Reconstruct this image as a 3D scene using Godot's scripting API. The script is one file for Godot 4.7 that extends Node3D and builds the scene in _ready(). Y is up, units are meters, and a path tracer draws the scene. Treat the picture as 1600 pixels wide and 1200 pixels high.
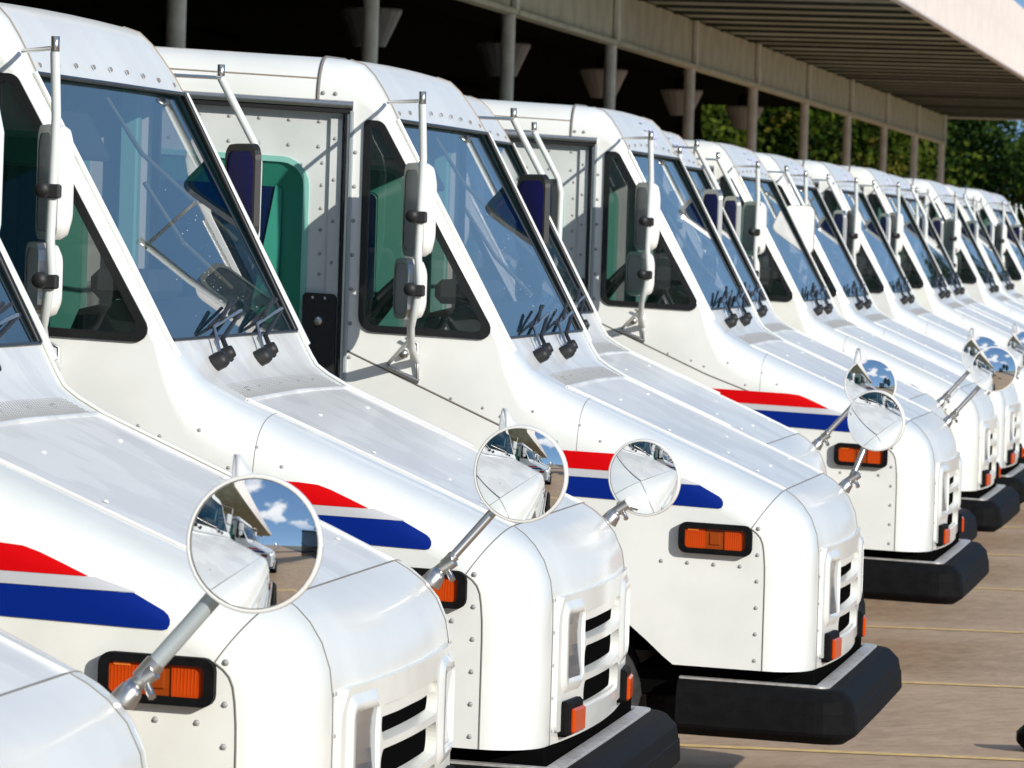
extends Node3D
# A row of white delivery trucks parked nose-out under the edge of a loading canopy.

const RAKE := 0.0347            # the bodies sit slightly nose-down
const HALF := 0.935             # half the body width
var M := {}
var rng := RandomNumberGenerator.new()

# ------------------------------------------------------------------ helpers
func V(x: float, y: float, z: float) -> Vector3:
	return Vector3(x, y - (x + 0.75) * RAKE, z)

func new_st() -> SurfaceTool:
	var st := SurfaceTool.new()
	st.begin(Mesh.PRIMITIVE_TRIANGLES)
	return st

func finish(st: SurfaceTool, normals := true) -> ArrayMesh:
	if normals:
		st.generate_normals()
	return st.commit()

func numbered(parent: Node, called: String) -> String:
	if not parent.has_node(called):
		return called
	var k := 1
	while parent.has_node("%s_%03d" % [called, k]):
		k += 1
	return "%s_%03d" % [called, k]

func put(called: String, mesh: Mesh, mat: Material, parent: Node) -> MeshInstance3D:
	var o := MeshInstance3D.new()
	o.mesh = mesh
	o.material_override = mat
	o.name = numbered(parent, called)
	parent.add_child(o, true)
	return o

func obj(called: String, st: SurfaceTool, mat: Material, parent: Node) -> MeshInstance3D:
	return put(called, finish(st), mat, parent)

func thing(called: String, label: String, category: String, at := Vector3.ZERO, group := "") -> Node3D:
	var o := Node3D.new()
	o.name = numbered(self, called)
	add_child(o, true)
	o.position = at
	tag(o, label, category, group)
	return o

func tag(o: Node, label: String, category: String, group := "") -> void:
	o.set_meta("label", label)
	o.set_meta("category", category)
	if group != "":
		o.set_meta("group", group)

func tri(st: SurfaceTool, a: Vector3, b: Vector3, c: Vector3) -> void:
	st.add_vertex(a); st.add_vertex(b); st.add_vertex(c)

func quad(st: SurfaceTool, a: Vector3, b: Vector3, c: Vector3, d: Vector3) -> void:
	tri(st, a, b, c); tri(st, a, c, d)

func tri_out(st: SurfaceTool, a: Vector3, b: Vector3, c: Vector3, mid: Vector3) -> void:
	if (c - a).cross(b - a).dot((a + b + c) / 3.0 - mid) >= 0.0:
		tri(st, a, b, c)
	else:
		tri(st, a, c, b)

func quad_out(st: SurfaceTool, a: Vector3, b: Vector3, c: Vector3, d: Vector3, mid: Vector3) -> void:
	tri_out(st, a, b, c, mid); tri_out(st, a, c, d, mid)

# a box with chamfered edges, flat shaded
func bbox(st: SurfaceTool, c: Vector3, s: Vector3, bev := 0.004, bs := Basis.IDENTITY) -> void:
	st.set_smooth_group(-1)
	var h := s / 2.0
	var b := minf(bev, minf(h.x, minf(h.y, h.z)) * 0.9)
	var p := {}
	for sx in [-1, 1]:
		for sy in [-1, 1]:
			for sz in [-1, 1]:
				p[[sx, sy, sz, 0]] = c + bs * Vector3(sx * h.x, sy * (h.y - b), sz * (h.z - b))
				p[[sx, sy, sz, 1]] = c + bs * Vector3(sx * (h.x - b), sy * h.y, sz * (h.z - b))
				p[[sx, sy, sz, 2]] = c + bs * Vector3(sx * (h.x - b), sy * (h.y - b), sz * h.z)
				tri_out(st, p[[sx, sy, sz, 0]], p[[sx, sy, sz, 1]], p[[sx, sy, sz, 2]], c)
	for s1 in [-1, 1]:
		quad_out(st, p[[s1, -1, -1, 0]], p[[s1, 1, -1, 0]], p[[s1, 1, 1, 0]], p[[s1, -1, 1, 0]], c)
		quad_out(st, p[[-1, s1, -1, 1]], p[[1, s1, -1, 1]], p[[1, s1, 1, 1]], p[[-1, s1, 1, 1]], c)
		quad_out(st, p[[-1, -1, s1, 2]], p[[1, -1, s1, 2]], p[[1, 1, s1, 2]], p[[-1, 1, s1, 2]], c)
		for s2 in [-1, 1]:
			quad_out(st, p[[s1, s2, -1, 0]], p[[s1, s2, 1, 0]], p[[s1, s2, 1, 1]], p[[s1, s2, -1, 1]], c)
			quad_out(st, p[[s1, -1, s2, 0]], p[[s1, 1, s2, 0]], p[[s1, 1, s2, 2]], p[[s1, -1, s2, 2]], c)
			quad_out(st, p[[-1, s1, s2, 1]], p[[1, s1, s2, 1]], p[[1, s1, s2, 2]], p[[-1, s1, s2, 2]], c)
	st.set_smooth_group(0)

func tube(st: SurfaceTool, path: Array, r: float, n := 8, r_end := -1.0) -> void:
	var rings := []
	var side := Vector3.ZERO
	for i in path.size():
		var d: Vector3
		if i == 0: d = path[1] - path[0]
		elif i == path.size() - 1: d = path[i] - path[i - 1]
		else: d = (path[i + 1] - path[i]).normalized() + (path[i] - path[i - 1]).normalized()
		d = d.normalized()
		if side == Vector3.ZERO:
			side = d.cross(Vector3.UP if absf(d.y) < 0.9 else Vector3.RIGHT)
		side = (side - d * side.dot(d)).normalized()
		var up := d.cross(side)
		var ring := []
		var rr := r if r_end < 0.0 else lerpf(r, r_end, float(i) / (path.size() - 1))
		for k in n:
			var a := TAU * k / n
			ring.append(path[i] + (side * cos(a) + up * sin(a)) * rr)
		rings.append(ring)
	for i in path.size() - 1:
		for k in n:
			var k2 := (k + 1) % n
			quad(st, rings[i][k], rings[i + 1][k], rings[i + 1][k2], rings[i][k2])
	st.set_smooth_group(-1)
	for e in [0, path.size() - 1]:
		for k in range(1, n - 1):
			tri_out(st, rings[e][0], rings[e][k], rings[e][k + 1], path[1] if e == 0 else path[e - 1])
	st.set_smooth_group(0)

# profile: array of Vector2(radius, along); axis basis: y is along
func lathe(st: SurfaceTool, prof: Array, at: Vector3, bs: Basis, n := 24) -> void:
	for i in prof.size() - 1:
		for k in n:
			var a0 := TAU * k / n
			var a1 := TAU * (k + 1) / n
			var q := func(j, a): return at + bs * Vector3(prof[j].x * cos(a), prof[j].y, prof[j].x * sin(a))
			var p0: Vector3 = q.call(i, a0); var p1: Vector3 = q.call(i + 1, a0)
			var p2: Vector3 = q.call(i + 1, a1); var p3: Vector3 = q.call(i, a1)
			if prof[i].x < 1e-5: tri(st, p0, p1, p2)
			elif prof[i + 1].x < 1e-5: tri(st, p0, p1, p3)
			else: quad(st, p0, p1, p2, p3)

func rounded(pts: Array, radii, n := 5) -> PackedVector2Array:
	var out := PackedVector2Array()
	var m := pts.size()
	for i in m:
		var p: Vector2 = pts[i]
		var a: Vector2 = (pts[(i + m - 1) % m] - p).normalized()
		var b: Vector2 = (pts[(i + 1) % m] - p).normalized()
		var r: float = radii[i] if radii is Array else radii
		if r <= 0.0:
			out.append(p)
			continue
		var ang := acos(clampf(a.dot(b), -1, 1))
		var t := r / tan(ang / 2.0)
		var c := p + (a + b).normalized() * (r / sin(ang / 2.0))
		var s := (p + a * t) - c
		var e := (p + b * t) - c
		var sweep := s.angle_to(e)
		for k in n + 1:
			out.append(c + s.rotated(sweep * k / n))
	return out

# a flat polygon (x, y) at z, raked with the body
func plate(st: SurfaceTool, poly: PackedVector2Array, z: float) -> void:
	var ix := Geometry2D.triangulate_polygon(poly)
	for k in range(0, ix.size(), 3):
		tri(st, V(poly[ix[k]].x, poly[ix[k]].y, z), V(poly[ix[k + 1]].x, poly[ix[k + 1]].y, z), V(poly[ix[k + 2]].x, poly[ix[k + 2]].y, z))

# a slab between two z planes
func slab(st: SurfaceTool, poly: PackedVector2Array, z0: float, z1: float) -> void:
	st.set_smooth_group(-1)
	plate(st, poly, z0)
	plate(st, poly, z1)
	for i in poly.size():
		var a := poly[i]
		var b := poly[(i + 1) % poly.size()]
		quad(st, V(a.x, a.y, z0), V(b.x, b.y, z0), V(b.x, b.y, z1), V(a.x, a.y, z1))
	st.set_smooth_group(0)

# a ring between an outline and its inset
func ring(st: SurfaceTool, outer: PackedVector2Array, inner: PackedVector2Array, z0: float, z1: float) -> void:
	st.set_smooth_group(-1)
	var n := outer.size()
	for i in n:
		var j := (i + 1) % n
		for z in [z0, z1]:
			quad(st, V(outer[i].x, outer[i].y, z), V(outer[j].x, outer[j].y, z), V(inner[j].x, inner[j].y, z), V(inner[i].x, inner[i].y, z))
		for p in [outer, inner]:
			quad(st, V(p[i].x, p[i].y, z0), V(p[j].x, p[j].y, z0), V(p[j].x, p[j].y, z1), V(p[i].x, p[i].y, z1))
	st.set_smooth_group(0)

# a polygon with holes as flat plates, split at the given x so that no piece keeps a hole
func holed(st: SurfaceTool, outline: PackedVector2Array, holes: Array, cuts: Array, z: float) -> void:
	for i in cuts.size() - 1:
		var strip := PackedVector2Array([Vector2(cuts[i], -5), Vector2(cuts[i + 1], -5), Vector2(cuts[i + 1], 9), Vector2(cuts[i], 9)])
		for piece in Geometry2D.intersect_polygons(outline, strip):
			var left := [piece]
			for h in holes:
				var next := []
				for l in left:
					for c in Geometry2D.clip_polygons(l, h):
						if not Geometry2D.is_polygon_clockwise(c):
							next.append(c)
				left = next
			for l in left:
				plate(st, l, z)

func rivet(st: SurfaceTool, at: Vector3, out: Vector3, r := 0.0065) -> void:
	var s := out.cross(Vector3.UP if absf(out.y) < 0.8 else Vector3.RIGHT).normalized()
	var u := out.cross(s).normalized()
	for k in 6:
		var a := TAU * k / 6
		var b := TAU * (k + 1) / 6
		var pa := at + (s * cos(a) + u * sin(a)) * r
		var pb := at + (s * cos(b) + u * sin(b)) * r
		var qa := at + (s * cos(a) + u * sin(a)) * r * 0.6 + out * r * 0.5
		var qb := at + (s * cos(b) + u * sin(b)) * r * 0.6 + out * r * 0.5
		quad(st, pa, qa, qb, pb)
		tri(st, qa, at + out * r * 0.62, qb)

# ------------------------------------------------------------------ materials
func lin(r: float, g: float, b: float, a := 1.0) -> Color:
	var c := Color(r, g, b).linear_to_srgb()
	c.a = a
	return c

func noise_tex(freq: float, seed_: int, c0: Color, c1: Color, octaves := 4, size := 512, lo := 0.3, hi := 0.7) -> NoiseTexture2D:
	var n := FastNoiseLite.new()
	n.seed = seed_
	n.frequency = freq
	n.fractal_octaves = octaves
	var t := NoiseTexture2D.new()
	t.width = size
	t.height = size
	t.seamless = true
	t.noise = n
	var g := Gradient.new()
	g.offsets = PackedFloat32Array([lo, hi])
	g.colors = PackedColorArray([c0, c1])
	t.color_ramp = g
	return t

func bump_tex(freq: float, seed_: int, octaves := 4, size := 512) -> NoiseTexture2D:
	return noise_tex(freq, seed_, Color.BLACK, Color.WHITE, octaves, size, 0.0, 1.0)

func mat(called: String, c: Color, rough: float, metal := 0.0) -> StandardMaterial3D:
	var m := StandardMaterial3D.new()
	m.resource_name = called
	m.albedo_color = c
	m.roughness = rough
	m.metallic = metal
	M[called] = m
	return m

func tri_map(m: StandardMaterial3D, scale: float, world := false) -> void:
	m.uv1_triplanar = true
	m.uv1_world_triplanar = world
	m.uv1_scale = Vector3.ONE * scale

func make_materials() -> void:
	var p := mat("paint", Color.WHITE, 0.32)
	p.albedo_texture = noise_tex(0.006, 3, lin(0.76, 0.775, 0.735), lin(0.83, 0.84, 0.80), 5)
	p.clearcoat_enabled = true
	p.clearcoat = 0.6
	p.clearcoat_roughness = 0.09
	tri_map(p, 0.7)
	var p2 := mat("side_paint", Color.WHITE, 0.42)
	p2.albedo_texture = noise_tex(0.006, 8, lin(0.735, 0.75, 0.725), lin(0.80, 0.81, 0.79), 5)
	p2.clearcoat_enabled = true
	p2.clearcoat = 0.4
	p2.clearcoat_roughness = 0.12
	tri_map(p2, 0.7)
	var h := mat("hood_paint", Color.WHITE, 0.36)
	h.albedo_texture = noise_tex(0.0035, 12, lin(0.71, 0.70, 0.665), lin(0.83, 0.82, 0.765), 5, 1024, 0.44, 0.56)
	h.clearcoat_enabled = true
	h.clearcoat = 0.35
	h.clearcoat_roughness = 0.16
	tri_map(h, 0.9)
	var rp := mat("roof_paint", Color.WHITE, 0.36)
	rp.albedo_texture = noise_tex(0.006, 14, lin(0.77, 0.765, 0.71), lin(0.83, 0.825, 0.77), 5)
	rp.clearcoat_enabled = true
	rp.clearcoat = 0.4
	rp.clearcoat_roughness = 0.12
	tri_map(rp, 0.8)
	for v in [["paint_chalky", lin(0.72, 0.73, 0.70), lin(0.80, 0.81, 0.78), 33], ["paint_cream", lin(0.77, 0.77, 0.70), lin(0.84, 0.84, 0.77), 34]]:
		var q := mat(v[0], Color.WHITE, 0.40)
		q.albedo_texture = noise_tex(0.008, v[3], v[1], v[2], 5)
		q.clearcoat_enabled = true
		q.clearcoat = 0.45
		q.clearcoat_roughness = 0.12
		tri_map(q, 0.7)
	var d := mat("door_paint", Color.WHITE, 0.45)
	d.albedo_texture = noise_tex(0.006, 21, lin(0.60, 0.635, 0.61), lin(0.68, 0.71, 0.69), 4)
	tri_map(d, 0.8)
	mat("rivet_metal", lin(0.34, 0.34, 0.33), 0.45)
	mat("seam", lin(0.20, 0.19, 0.17), 0.7)
	mat("rust_seam", lin(0.30, 0.25, 0.20), 0.8)
	mat("black", lin(0.012, 0.012, 0.012), 0.55)
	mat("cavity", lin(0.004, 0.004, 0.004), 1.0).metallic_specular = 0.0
	var rb := mat("rubber", Color.WHITE, 0.58)
	rb.albedo_texture = noise_tex(0.02, 31, lin(0.0075, 0.0075, 0.0077), lin(0.0100, 0.0100, 0.0104), 5)
	rb.metallic_specular = 0.12
	tri_map(rb, 2.0)
	mat("gasket", lin(0.008, 0.008, 0.008), 0.35)
	mat("chrome", lin(0.72, 0.72, 0.72), 0.08, 1.0)
	mat("mirror", lin(0.93, 0.94, 0.94), 0.0, 1.0)
	mat("steel", lin(0.55, 0.54, 0.52), 0.32, 1.0)
	mat("grey_tube", lin(0.40, 0.44, 0.44), 0.35, 0.3)
	mat("mirror_shell", lin(0.78, 0.77, 0.73), 0.35)
	mat("white_tube", lin(0.66, 0.69, 0.66), 0.3)
	var al := mat("aluminium", Color.WHITE, 0.5, 0.55)
	al.albedo_texture = noise_tex(0.03, 41, lin(0.50, 0.47, 0.43), lin(0.66, 0.64, 0.60), 4)
	tri_map(al, 2.0)
	var ws := mat("windshield_glass", lin(0.001, 0.034, 0.056, 0.34), 0.0)
	ws.transparency = BaseMaterial3D.TRANSPARENCY_ALPHA
	ws.metallic_specular = 0.54
	var sg := mat("side_glass", lin(0.003, 0.010, 0.008, 0.52), 0.0)
	sg.transparency = BaseMaterial3D.TRANSPARENCY_ALPHA
	var lg := mat("lamp_glass", lin(0.9, 0.9, 0.9, 0.06), 0.0)
	lg.metallic_specular = 0.2
	lg.transparency = BaseMaterial3D.TRANSPARENCY_ALPHA
	var te := mat("teal", Color.WHITE, 0.5)
	te.albedo_texture = noise_tex(0.008, 51, lin(0.10, 0.34, 0.27), lin(0.13, 0.41, 0.32), 4)
	tri_map(te, 1.0)
	mat("teal_light", lin(0.22, 0.52, 0.44), 0.5)
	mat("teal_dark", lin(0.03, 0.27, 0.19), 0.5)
	mat("cab_dark", lin(0.010, 0.020, 0.017), 0.6)
	mat("cab_grey", lin(0.04, 0.05, 0.05), 0.7)
	mat("olive", lin(0.15, 0.15, 0.09), 0.5)
	mat("navy_shade", lin(0.004, 0.012, 0.05), 0.15)  # navy that paints the shade inside the door window
	mat("navy_mirror", lin(0.002, 0.005, 0.20), 0.3).metallic_specular = 0.1
	mat("grey_mirror", lin(0.24, 0.25, 0.27), 0.25)
	mat("reflector", lin(0.42, 0.45, 0.49), 0.10, 1.0)
	mat("amber", lin(0.52, 0.056, 0.003), 0.2).metallic_specular = 0.3
	mat("amber_dark", lin(0.30, 0.05, 0.004), 0.2).metallic_specular = 0.3
	mat("amber_bright", lin(0.85, 0.20, 0.02), 0.2)
	mat("red_film", lin(0.62, 0.0015, 0.003), 0.45).metallic_specular = 0.2
	mat("blue_film", lin(0.0015, 0.018, 0.20), 0.45).metallic_specular = 0.2
	mat("grey_film", lin(0.52, 0.53, 0.55), 0.45)
	mat("faded_film", lin(0.58, 0.58, 0.76), 0.5)
	var ty := mat("tyre", Color.WHITE, 0.75)
	ty.albedo_texture = noise_tex(0.03, 61, lin(0.010, 0.010, 0.010), lin(0.028, 0.027, 0.026))
	tri_map(ty, 2.0)
	mat("wheel_steel", lin(0.32, 0.32, 0.31), 0.5)
	# the place
	var g := mat("concrete", Color.WHITE, 0.88)
	g.albedo_texture = noise_tex(0.010, 71, lin(0.47, 0.335, 0.225), lin(0.54, 0.388, 0.265), 7, 1024, 0.2, 0.8)
	tri_map(g, 0.27, true)
	g.detail_enabled = false
	g.metallic_specular = 0.12
	g.heightmap_enabled = true
	g.heightmap_texture = bump_tex(0.06, 72, 5, 512)
	g.heightmap_scale = 0.5
	var y := mat("line_paint", Color.WHITE, 0.8)
	y.metallic_specular = 0.12
	y.albedo_texture = noise_tex(0.05, 81, lin(0.66, 0.47, 0.24), lin(0.86, 0.60, 0.24), 5, 512, 0.35, 0.65)
	tri_map(y, 0.6, true)
	var st := mat("stain", Color.WHITE, 0.9)
	st.metallic_specular = 0.12
	st.albedo_texture = noise_tex(0.02, 83, lin(0.24, 0.165, 0.115), lin(0.33, 0.23, 0.16), 5)
	tri_map(st, 0.4, true)
	var po := mat("post_paint", Color.WHITE, 0.6)
	po.albedo_texture = noise_tex(0.02, 91, lin(0.68, 0.64, 0.53), lin(0.82, 0.78, 0.66), 5)
	tri_map(po, 0.5, true)
	var hp := mat("header_paint", Color.WHITE, 0.7)
	hp.albedo_texture = noise_tex(0.012, 92, lin(0.48, 0.45, 0.31), lin(0.58, 0.55, 0.39), 5)
	tri_map(hp, 0.25, true)
	var so := mat("soffit_paint", Color.WHITE, 0.7)
	so.albedo_texture = noise_tex(0.015, 93, lin(0.29, 0.315, 0.24), lin(0.37, 0.40, 0.31), 5)
	tri_map(so, 0.2, true)
	mat("soffit_dark", lin(0.05, 0.05, 0.038), 0.9)
	var fa := mat("fascia_paint", Color.WHITE, 0.5)
	fa.albedo_texture = noise_tex(0.012, 94, lin(0.66, 0.60, 0.555), lin(0.74, 0.68, 0.63), 5)
	tri_map(fa, 0.3, true)
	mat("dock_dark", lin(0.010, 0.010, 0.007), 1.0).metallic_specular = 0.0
	mat("lamp_grey", lin(0.30, 0.30, 0.29), 0.4)
	mat("roofing", lin(0.012, 0.012, 0.009), 1.0).metallic_specular = 0.0
	var tr := mat("bark", Color.WHITE, 0.9)
	tr.albedo_texture = noise_tex(0.03, 95, lin(0.05, 0.035, 0.025), lin(0.12, 0.09, 0.065), 5)
	tri_map(tr, 1.0)
	var lf := mat("leaf", Color.WHITE, 0.6)
	lf.metallic_specular = 0.1
	lf.vertex_color_use_as_albedo = true
	lf.backlight_enabled = true
	lf.backlight = Color(0.25, 0.32, 0.06)
	var gr := mat("grass_ground", Color.WHITE, 0.9)
	gr.albedo_texture = noise_tex(0.03, 96, lin(0.035, 0.07, 0.015), lin(0.09, 0.13, 0.035), 5)
	tri_map(gr, 0.3, true)
	var ap := mat("asphalt", Color.WHITE, 0.9)
	ap.albedo_texture = noise_tex(0.03, 97, lin(0.04, 0.04, 0.042), lin(0.07, 0.068, 0.066), 5)
	tri_map(ap, 0.4, true)
	mat("fence_dark", lin(0.025, 0.017, 0.012), 0.8)

# ------------------------------------------------------------------ the truck
# outline along the middle of the body (P) and where the rounding meets the flat side (Q), with the width of the rounding
var ST := [
	[0.000, 0.478, -0.130, 0.478, 0.225], [0.000, 0.560, -0.130, 0.560, 0.225], [0.000, 0.660, -0.130, 0.660, 0.225], [0.000, 0.740, -0.130, 0.720, 0.226],
	[-0.002, 0.800, -0.131, 0.765, 0.230], [-0.010, 0.853, -0.134, 0.802, 0.238], [-0.028, 0.897, -0.138, 0.828, 0.252], [-0.053, 0.930, -0.145, 0.845, 0.270],
	[-0.080, 0.953, -0.156, 0.857, 0.288], [-0.107, 0.969, -0.172, 0.868, 0.300],
	[-0.25, 1.028, -0.280, 0.918, 0.292], [-0.40, 1.087, -0.420, 0.972, 0.284], [-0.55, 1.147, -0.560, 1.005, 0.274], [-0.66, 1.190, -0.665, 1.035, 0.262],
	[-0.726, 1.215, -0.73, 1.062, 0.245], [-0.785, 1.243, -0.785, 1.108, 0.220], [-0.818, 1.263, -0.822, 1.138, 0.195], [-0.838, 1.288, -0.848, 1.182, 0.170],
	[-0.857, 1.315, -0.876, 1.250, 0.145], [-0.878, 1.346, -0.900, 1.335, 0.115],
	[-0.985, 1.541, -1.008, 1.530, 0.094], [-1.093, 1.737, -1.118, 1.723, 0.072], [-1.200, 1.932, -1.234, 1.915, 0.052],
	[-1.222, 1.972, -1.256, 1.944, 0.065], [-1.250, 2.015, -1.281, 1.962, 0.085], [-1.278, 2.053, -1.306, 1.970, 0.102], [-1.308, 2.081, -1.332, 1.974, 0.115],
	[-1.350, 2.093, -1.370, 1.976, 0.120], [-1.420, 2.096, -1.420, 1.976, 0.120], [-2.40, 2.100, -2.40, 1.978, 0.120], [-4.20, 2.104, -4.20, 1.98, 0.120]]
const NT := 12
const I_NOSE := 9
const I_HOOD := 14
const I_WSB := 19
const I_WST := 22
const I_ROOF := 28

func shell_point(i: int, th: float, side: float) -> Vector3:
	var s: Array = ST[i]
	var k := sin(th)
	var soft := 1.0
	if i > I_NOSE and i <= I_WSB: soft = 1.0 + 0.45 * minf(1.0, (i - I_NOSE) / 2.0) * minf(1.0, (I_WSB + 1 - i) / 2.0)
	return V(lerpf(s[2], s[0], k), lerpf(s[3], s[1], k), side * (HALF - s[4] * pow(1.0 - cos(th), soft)))

func mid_point(i: int, f: float) -> Vector3:   # f from -1 (left edge of the middle) to 1, with a slight crown
	var s: Array = ST[i]
	var z: float = f * (HALF - s[4])
	var crown := 0.0
	var dx := 0.0
	if i > I_NOSE and i < I_WSB: crown = 0.006 * (1 - f * f)
	if i >= I_WST: crown = 0.006 * (1 - f * f)
	if i < I_NOSE: dx = 0.030 * (1 - f * f) * minf(1.0, (I_NOSE - i) / 3.0)
	return V(s[0] + dx, s[1] + crown, z)

# how far out the moulded side stands at a place on it, and which way it faces
func side_at(x: float, y: float) -> Array:
	var p := V(x, y, 0)
	for i in range(I_NOSE - 1, I_WSB):
		for k in NT:
			var a := PI / 2 * k / NT
			var b := PI / 2 * (k + 1) / NT
			var q := [shell_point(i, a, 1.0), shell_point(i + 1, a, 1.0), shell_point(i + 1, b, 1.0), shell_point(i, b, 1.0)]
			for t in [[0, 1, 2], [0, 2, 3]]:
				var u: Vector3 = q[t[0]]; var v: Vector3 = q[t[1]]; var w: Vector3 = q[t[2]]
				var d := (v.x - u.x) * (w.y - u.y) - (w.x - u.x) * (v.y - u.y)
				if absf(d) < 1e-9: continue
				var f := ((p.x - u.x) * (w.y - u.y) - (w.x - u.x) * (p.y - u.y)) / d
				var g := ((v.x - u.x) * (p.y - u.y) - (p.x - u.x) * (v.y - u.y)) / d
				if f >= -1e-4 and g >= -1e-4 and f + g <= 1.0002:
					var n := (v - u).cross(w - u).normalized()
					return [u.z + f * (v.z - u.z) + g * (w.z - u.z), n if n.z > 0 else -n]
	return [HALF, Vector3(0, 0, 1)]

func shell_side(st: SurfaceTool, i0: int, i1: int, side: float) -> void:
	for i in range(i0, i1):
		for k in NT:
			var a := PI / 2 * k / NT
			var b := PI / 2 * (k + 1) / NT
			if side > 0: quad(st, shell_point(i, a, side), shell_point(i + 1, a, side), shell_point(i + 1, b, side), shell_point(i, b, side))
			else: quad(st, shell_point(i, a, side), shell_point(i, b, side), shell_point(i + 1, b, side), shell_point(i + 1, a, side))

# the bowed front: a plate or a wall whose points are (z, y)
func front_bow(z: float) -> float:
	return 0.030 * (1.0 - pow(z / 0.712, 2))

func dense(poly: PackedVector2Array) -> PackedVector2Array:
	var o := PackedVector2Array()
	for i in poly.size():
		var a := poly[i]; var b := poly[(i + 1) % poly.size()]
		var n := maxi(1, int(ceil(a.distance_to(b) / 0.05)))
		for k in n: o.append(a.lerp(b, float(k) / n))
	return o

func front_plate(st: SurfaceTool, poly: PackedVector2Array, x: float, holes := []) -> void:
	st.set_smooth_group(-1)
	for i in range(-15, 15):
		var z0 := i * 0.05 + 0.0013
		var strip := PackedVector2Array([Vector2(z0, 0), Vector2(z0 + 0.05, 0), Vector2(z0 + 0.05, 2), Vector2(z0, 2)])
		for piece in Geometry2D.intersect_polygons(poly, strip):
			var left := [piece]
			for h in holes:
				var next := []
				for l in left:
					for c in Geometry2D.clip_polygons(l, h):
						if not Geometry2D.is_polygon_clockwise(c): next.append(c)
				left = next
			for l in left:
				var ix := Geometry2D.triangulate_polygon(l)
				for k in range(0, ix.size(), 3):
					var q := []
					for w in 3: q.append(V(x + front_bow(l[ix[k + w]].x), l[ix[k + w]].y, l[ix[k + w]].x))
					tri(st, q[0], q[1], q[2])
	st.set_smooth_group(0)

func front_wall(st: SurfaceTool, p0: PackedVector2Array, x0: float, p1: PackedVector2Array, x1: float) -> void:
	for k in p0.size():
		var j := (k + 1) % p0.size()
		quad(st, V(x0 + front_bow(p0[k].x), p0[k].y, p0[k].x), V(x0 + front_bow(p0[j].x), p0[j].y, p0[j].x), V(x1 + front_bow(p1[j].x), p1[j].y, p1[j].x), V(x1 + front_bow(p1[k].x), p1[k].y, p1[k].x))

func shell_mid(st: SurfaceTool, i0: int, i1: int, lift := 0.0, inset := 0.0) -> void:
	var fs := [-1.0 + inset, -0.6, -0.2, 0.2, 0.6, 1.0 - inset]
	for i in range(i0, i1):
		for k in 5:
			var q := []
			for e in [[i, fs[k]], [i, fs[k + 1]], [i + 1, fs[k + 1]], [i + 1, fs[k]]]:
				q.append(mid_point(e[0], e[1]) + Vector3(0.4, 0.9, 0) * lift)
			quad(st, q[0], q[1], q[2], q[3])

func q_outline() -> PackedVector2Array:
	var o := PackedVector2Array()
	for s in ST: o.append(Vector2(s[2], s[3]))
	# rear, then the bottom with the two wheel arches
	for p in [[-4.20, 0.46], [-3.78, 0.46], [-3.70, 0.56], [-3.60, 0.65], [-3.48, 0.69], [-3.18, 0.69], [-3.06, 0.65], [-2.96, 0.56], [-2.88, 0.46], [-1.19, 0.478],
			[-1.13, 0.53], [-1.05, 0.60], [-0.97, 0.65], [-0.88, 0.68], [-0.76, 0.69], [-0.66, 0.67], [-0.58, 0.632], [-0.513, 0.588], [-0.453, 0.54], [-0.407, 0.50], [-0.378, 0.478]]:
		o.append(Vector2(p[0], p[1]))
	return o

func window_outline(grow: float) -> PackedVector2Array:
	var p := rounded([Vector2(-1.284, 1.342), Vector2(-0.897, 1.342), Vector2(-1.236, 1.925), Vector2(-1.284, 1.925)], [0.04, 0.028, 0.03, 0.012], 5)
	if absf(grow) < 1e-6: return p
	return rounded([Vector2(-1.284 - grow, 1.342 - grow), Vector2(-0.897 + grow * 1.8, 1.342 - grow), Vector2(-1.236 + grow * 0.6, 1.925 + grow * 0.9), Vector2(-1.284 - grow, 1.925 + grow * 0.9)],
		[maxf(0.04 + grow, 0.012), maxf(0.028 + grow * 0.6, 0.008), maxf(0.03 + grow * 0.6, 0.008), maxf(0.012 + grow * 0.3, 0.004)], 5)

func door_window(grow: float) -> PackedVector2Array:
	var g := grow
	return rounded([Vector2(-2.02 - g, 1.22 - g), Vector2(-1.447 + g, 1.22 - g), Vector2(-1.447 + g, 1.808 + g), Vector2(-2.02 - g, 1.808 + g)], maxf(0.075 + g, 0.02), 6)

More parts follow.
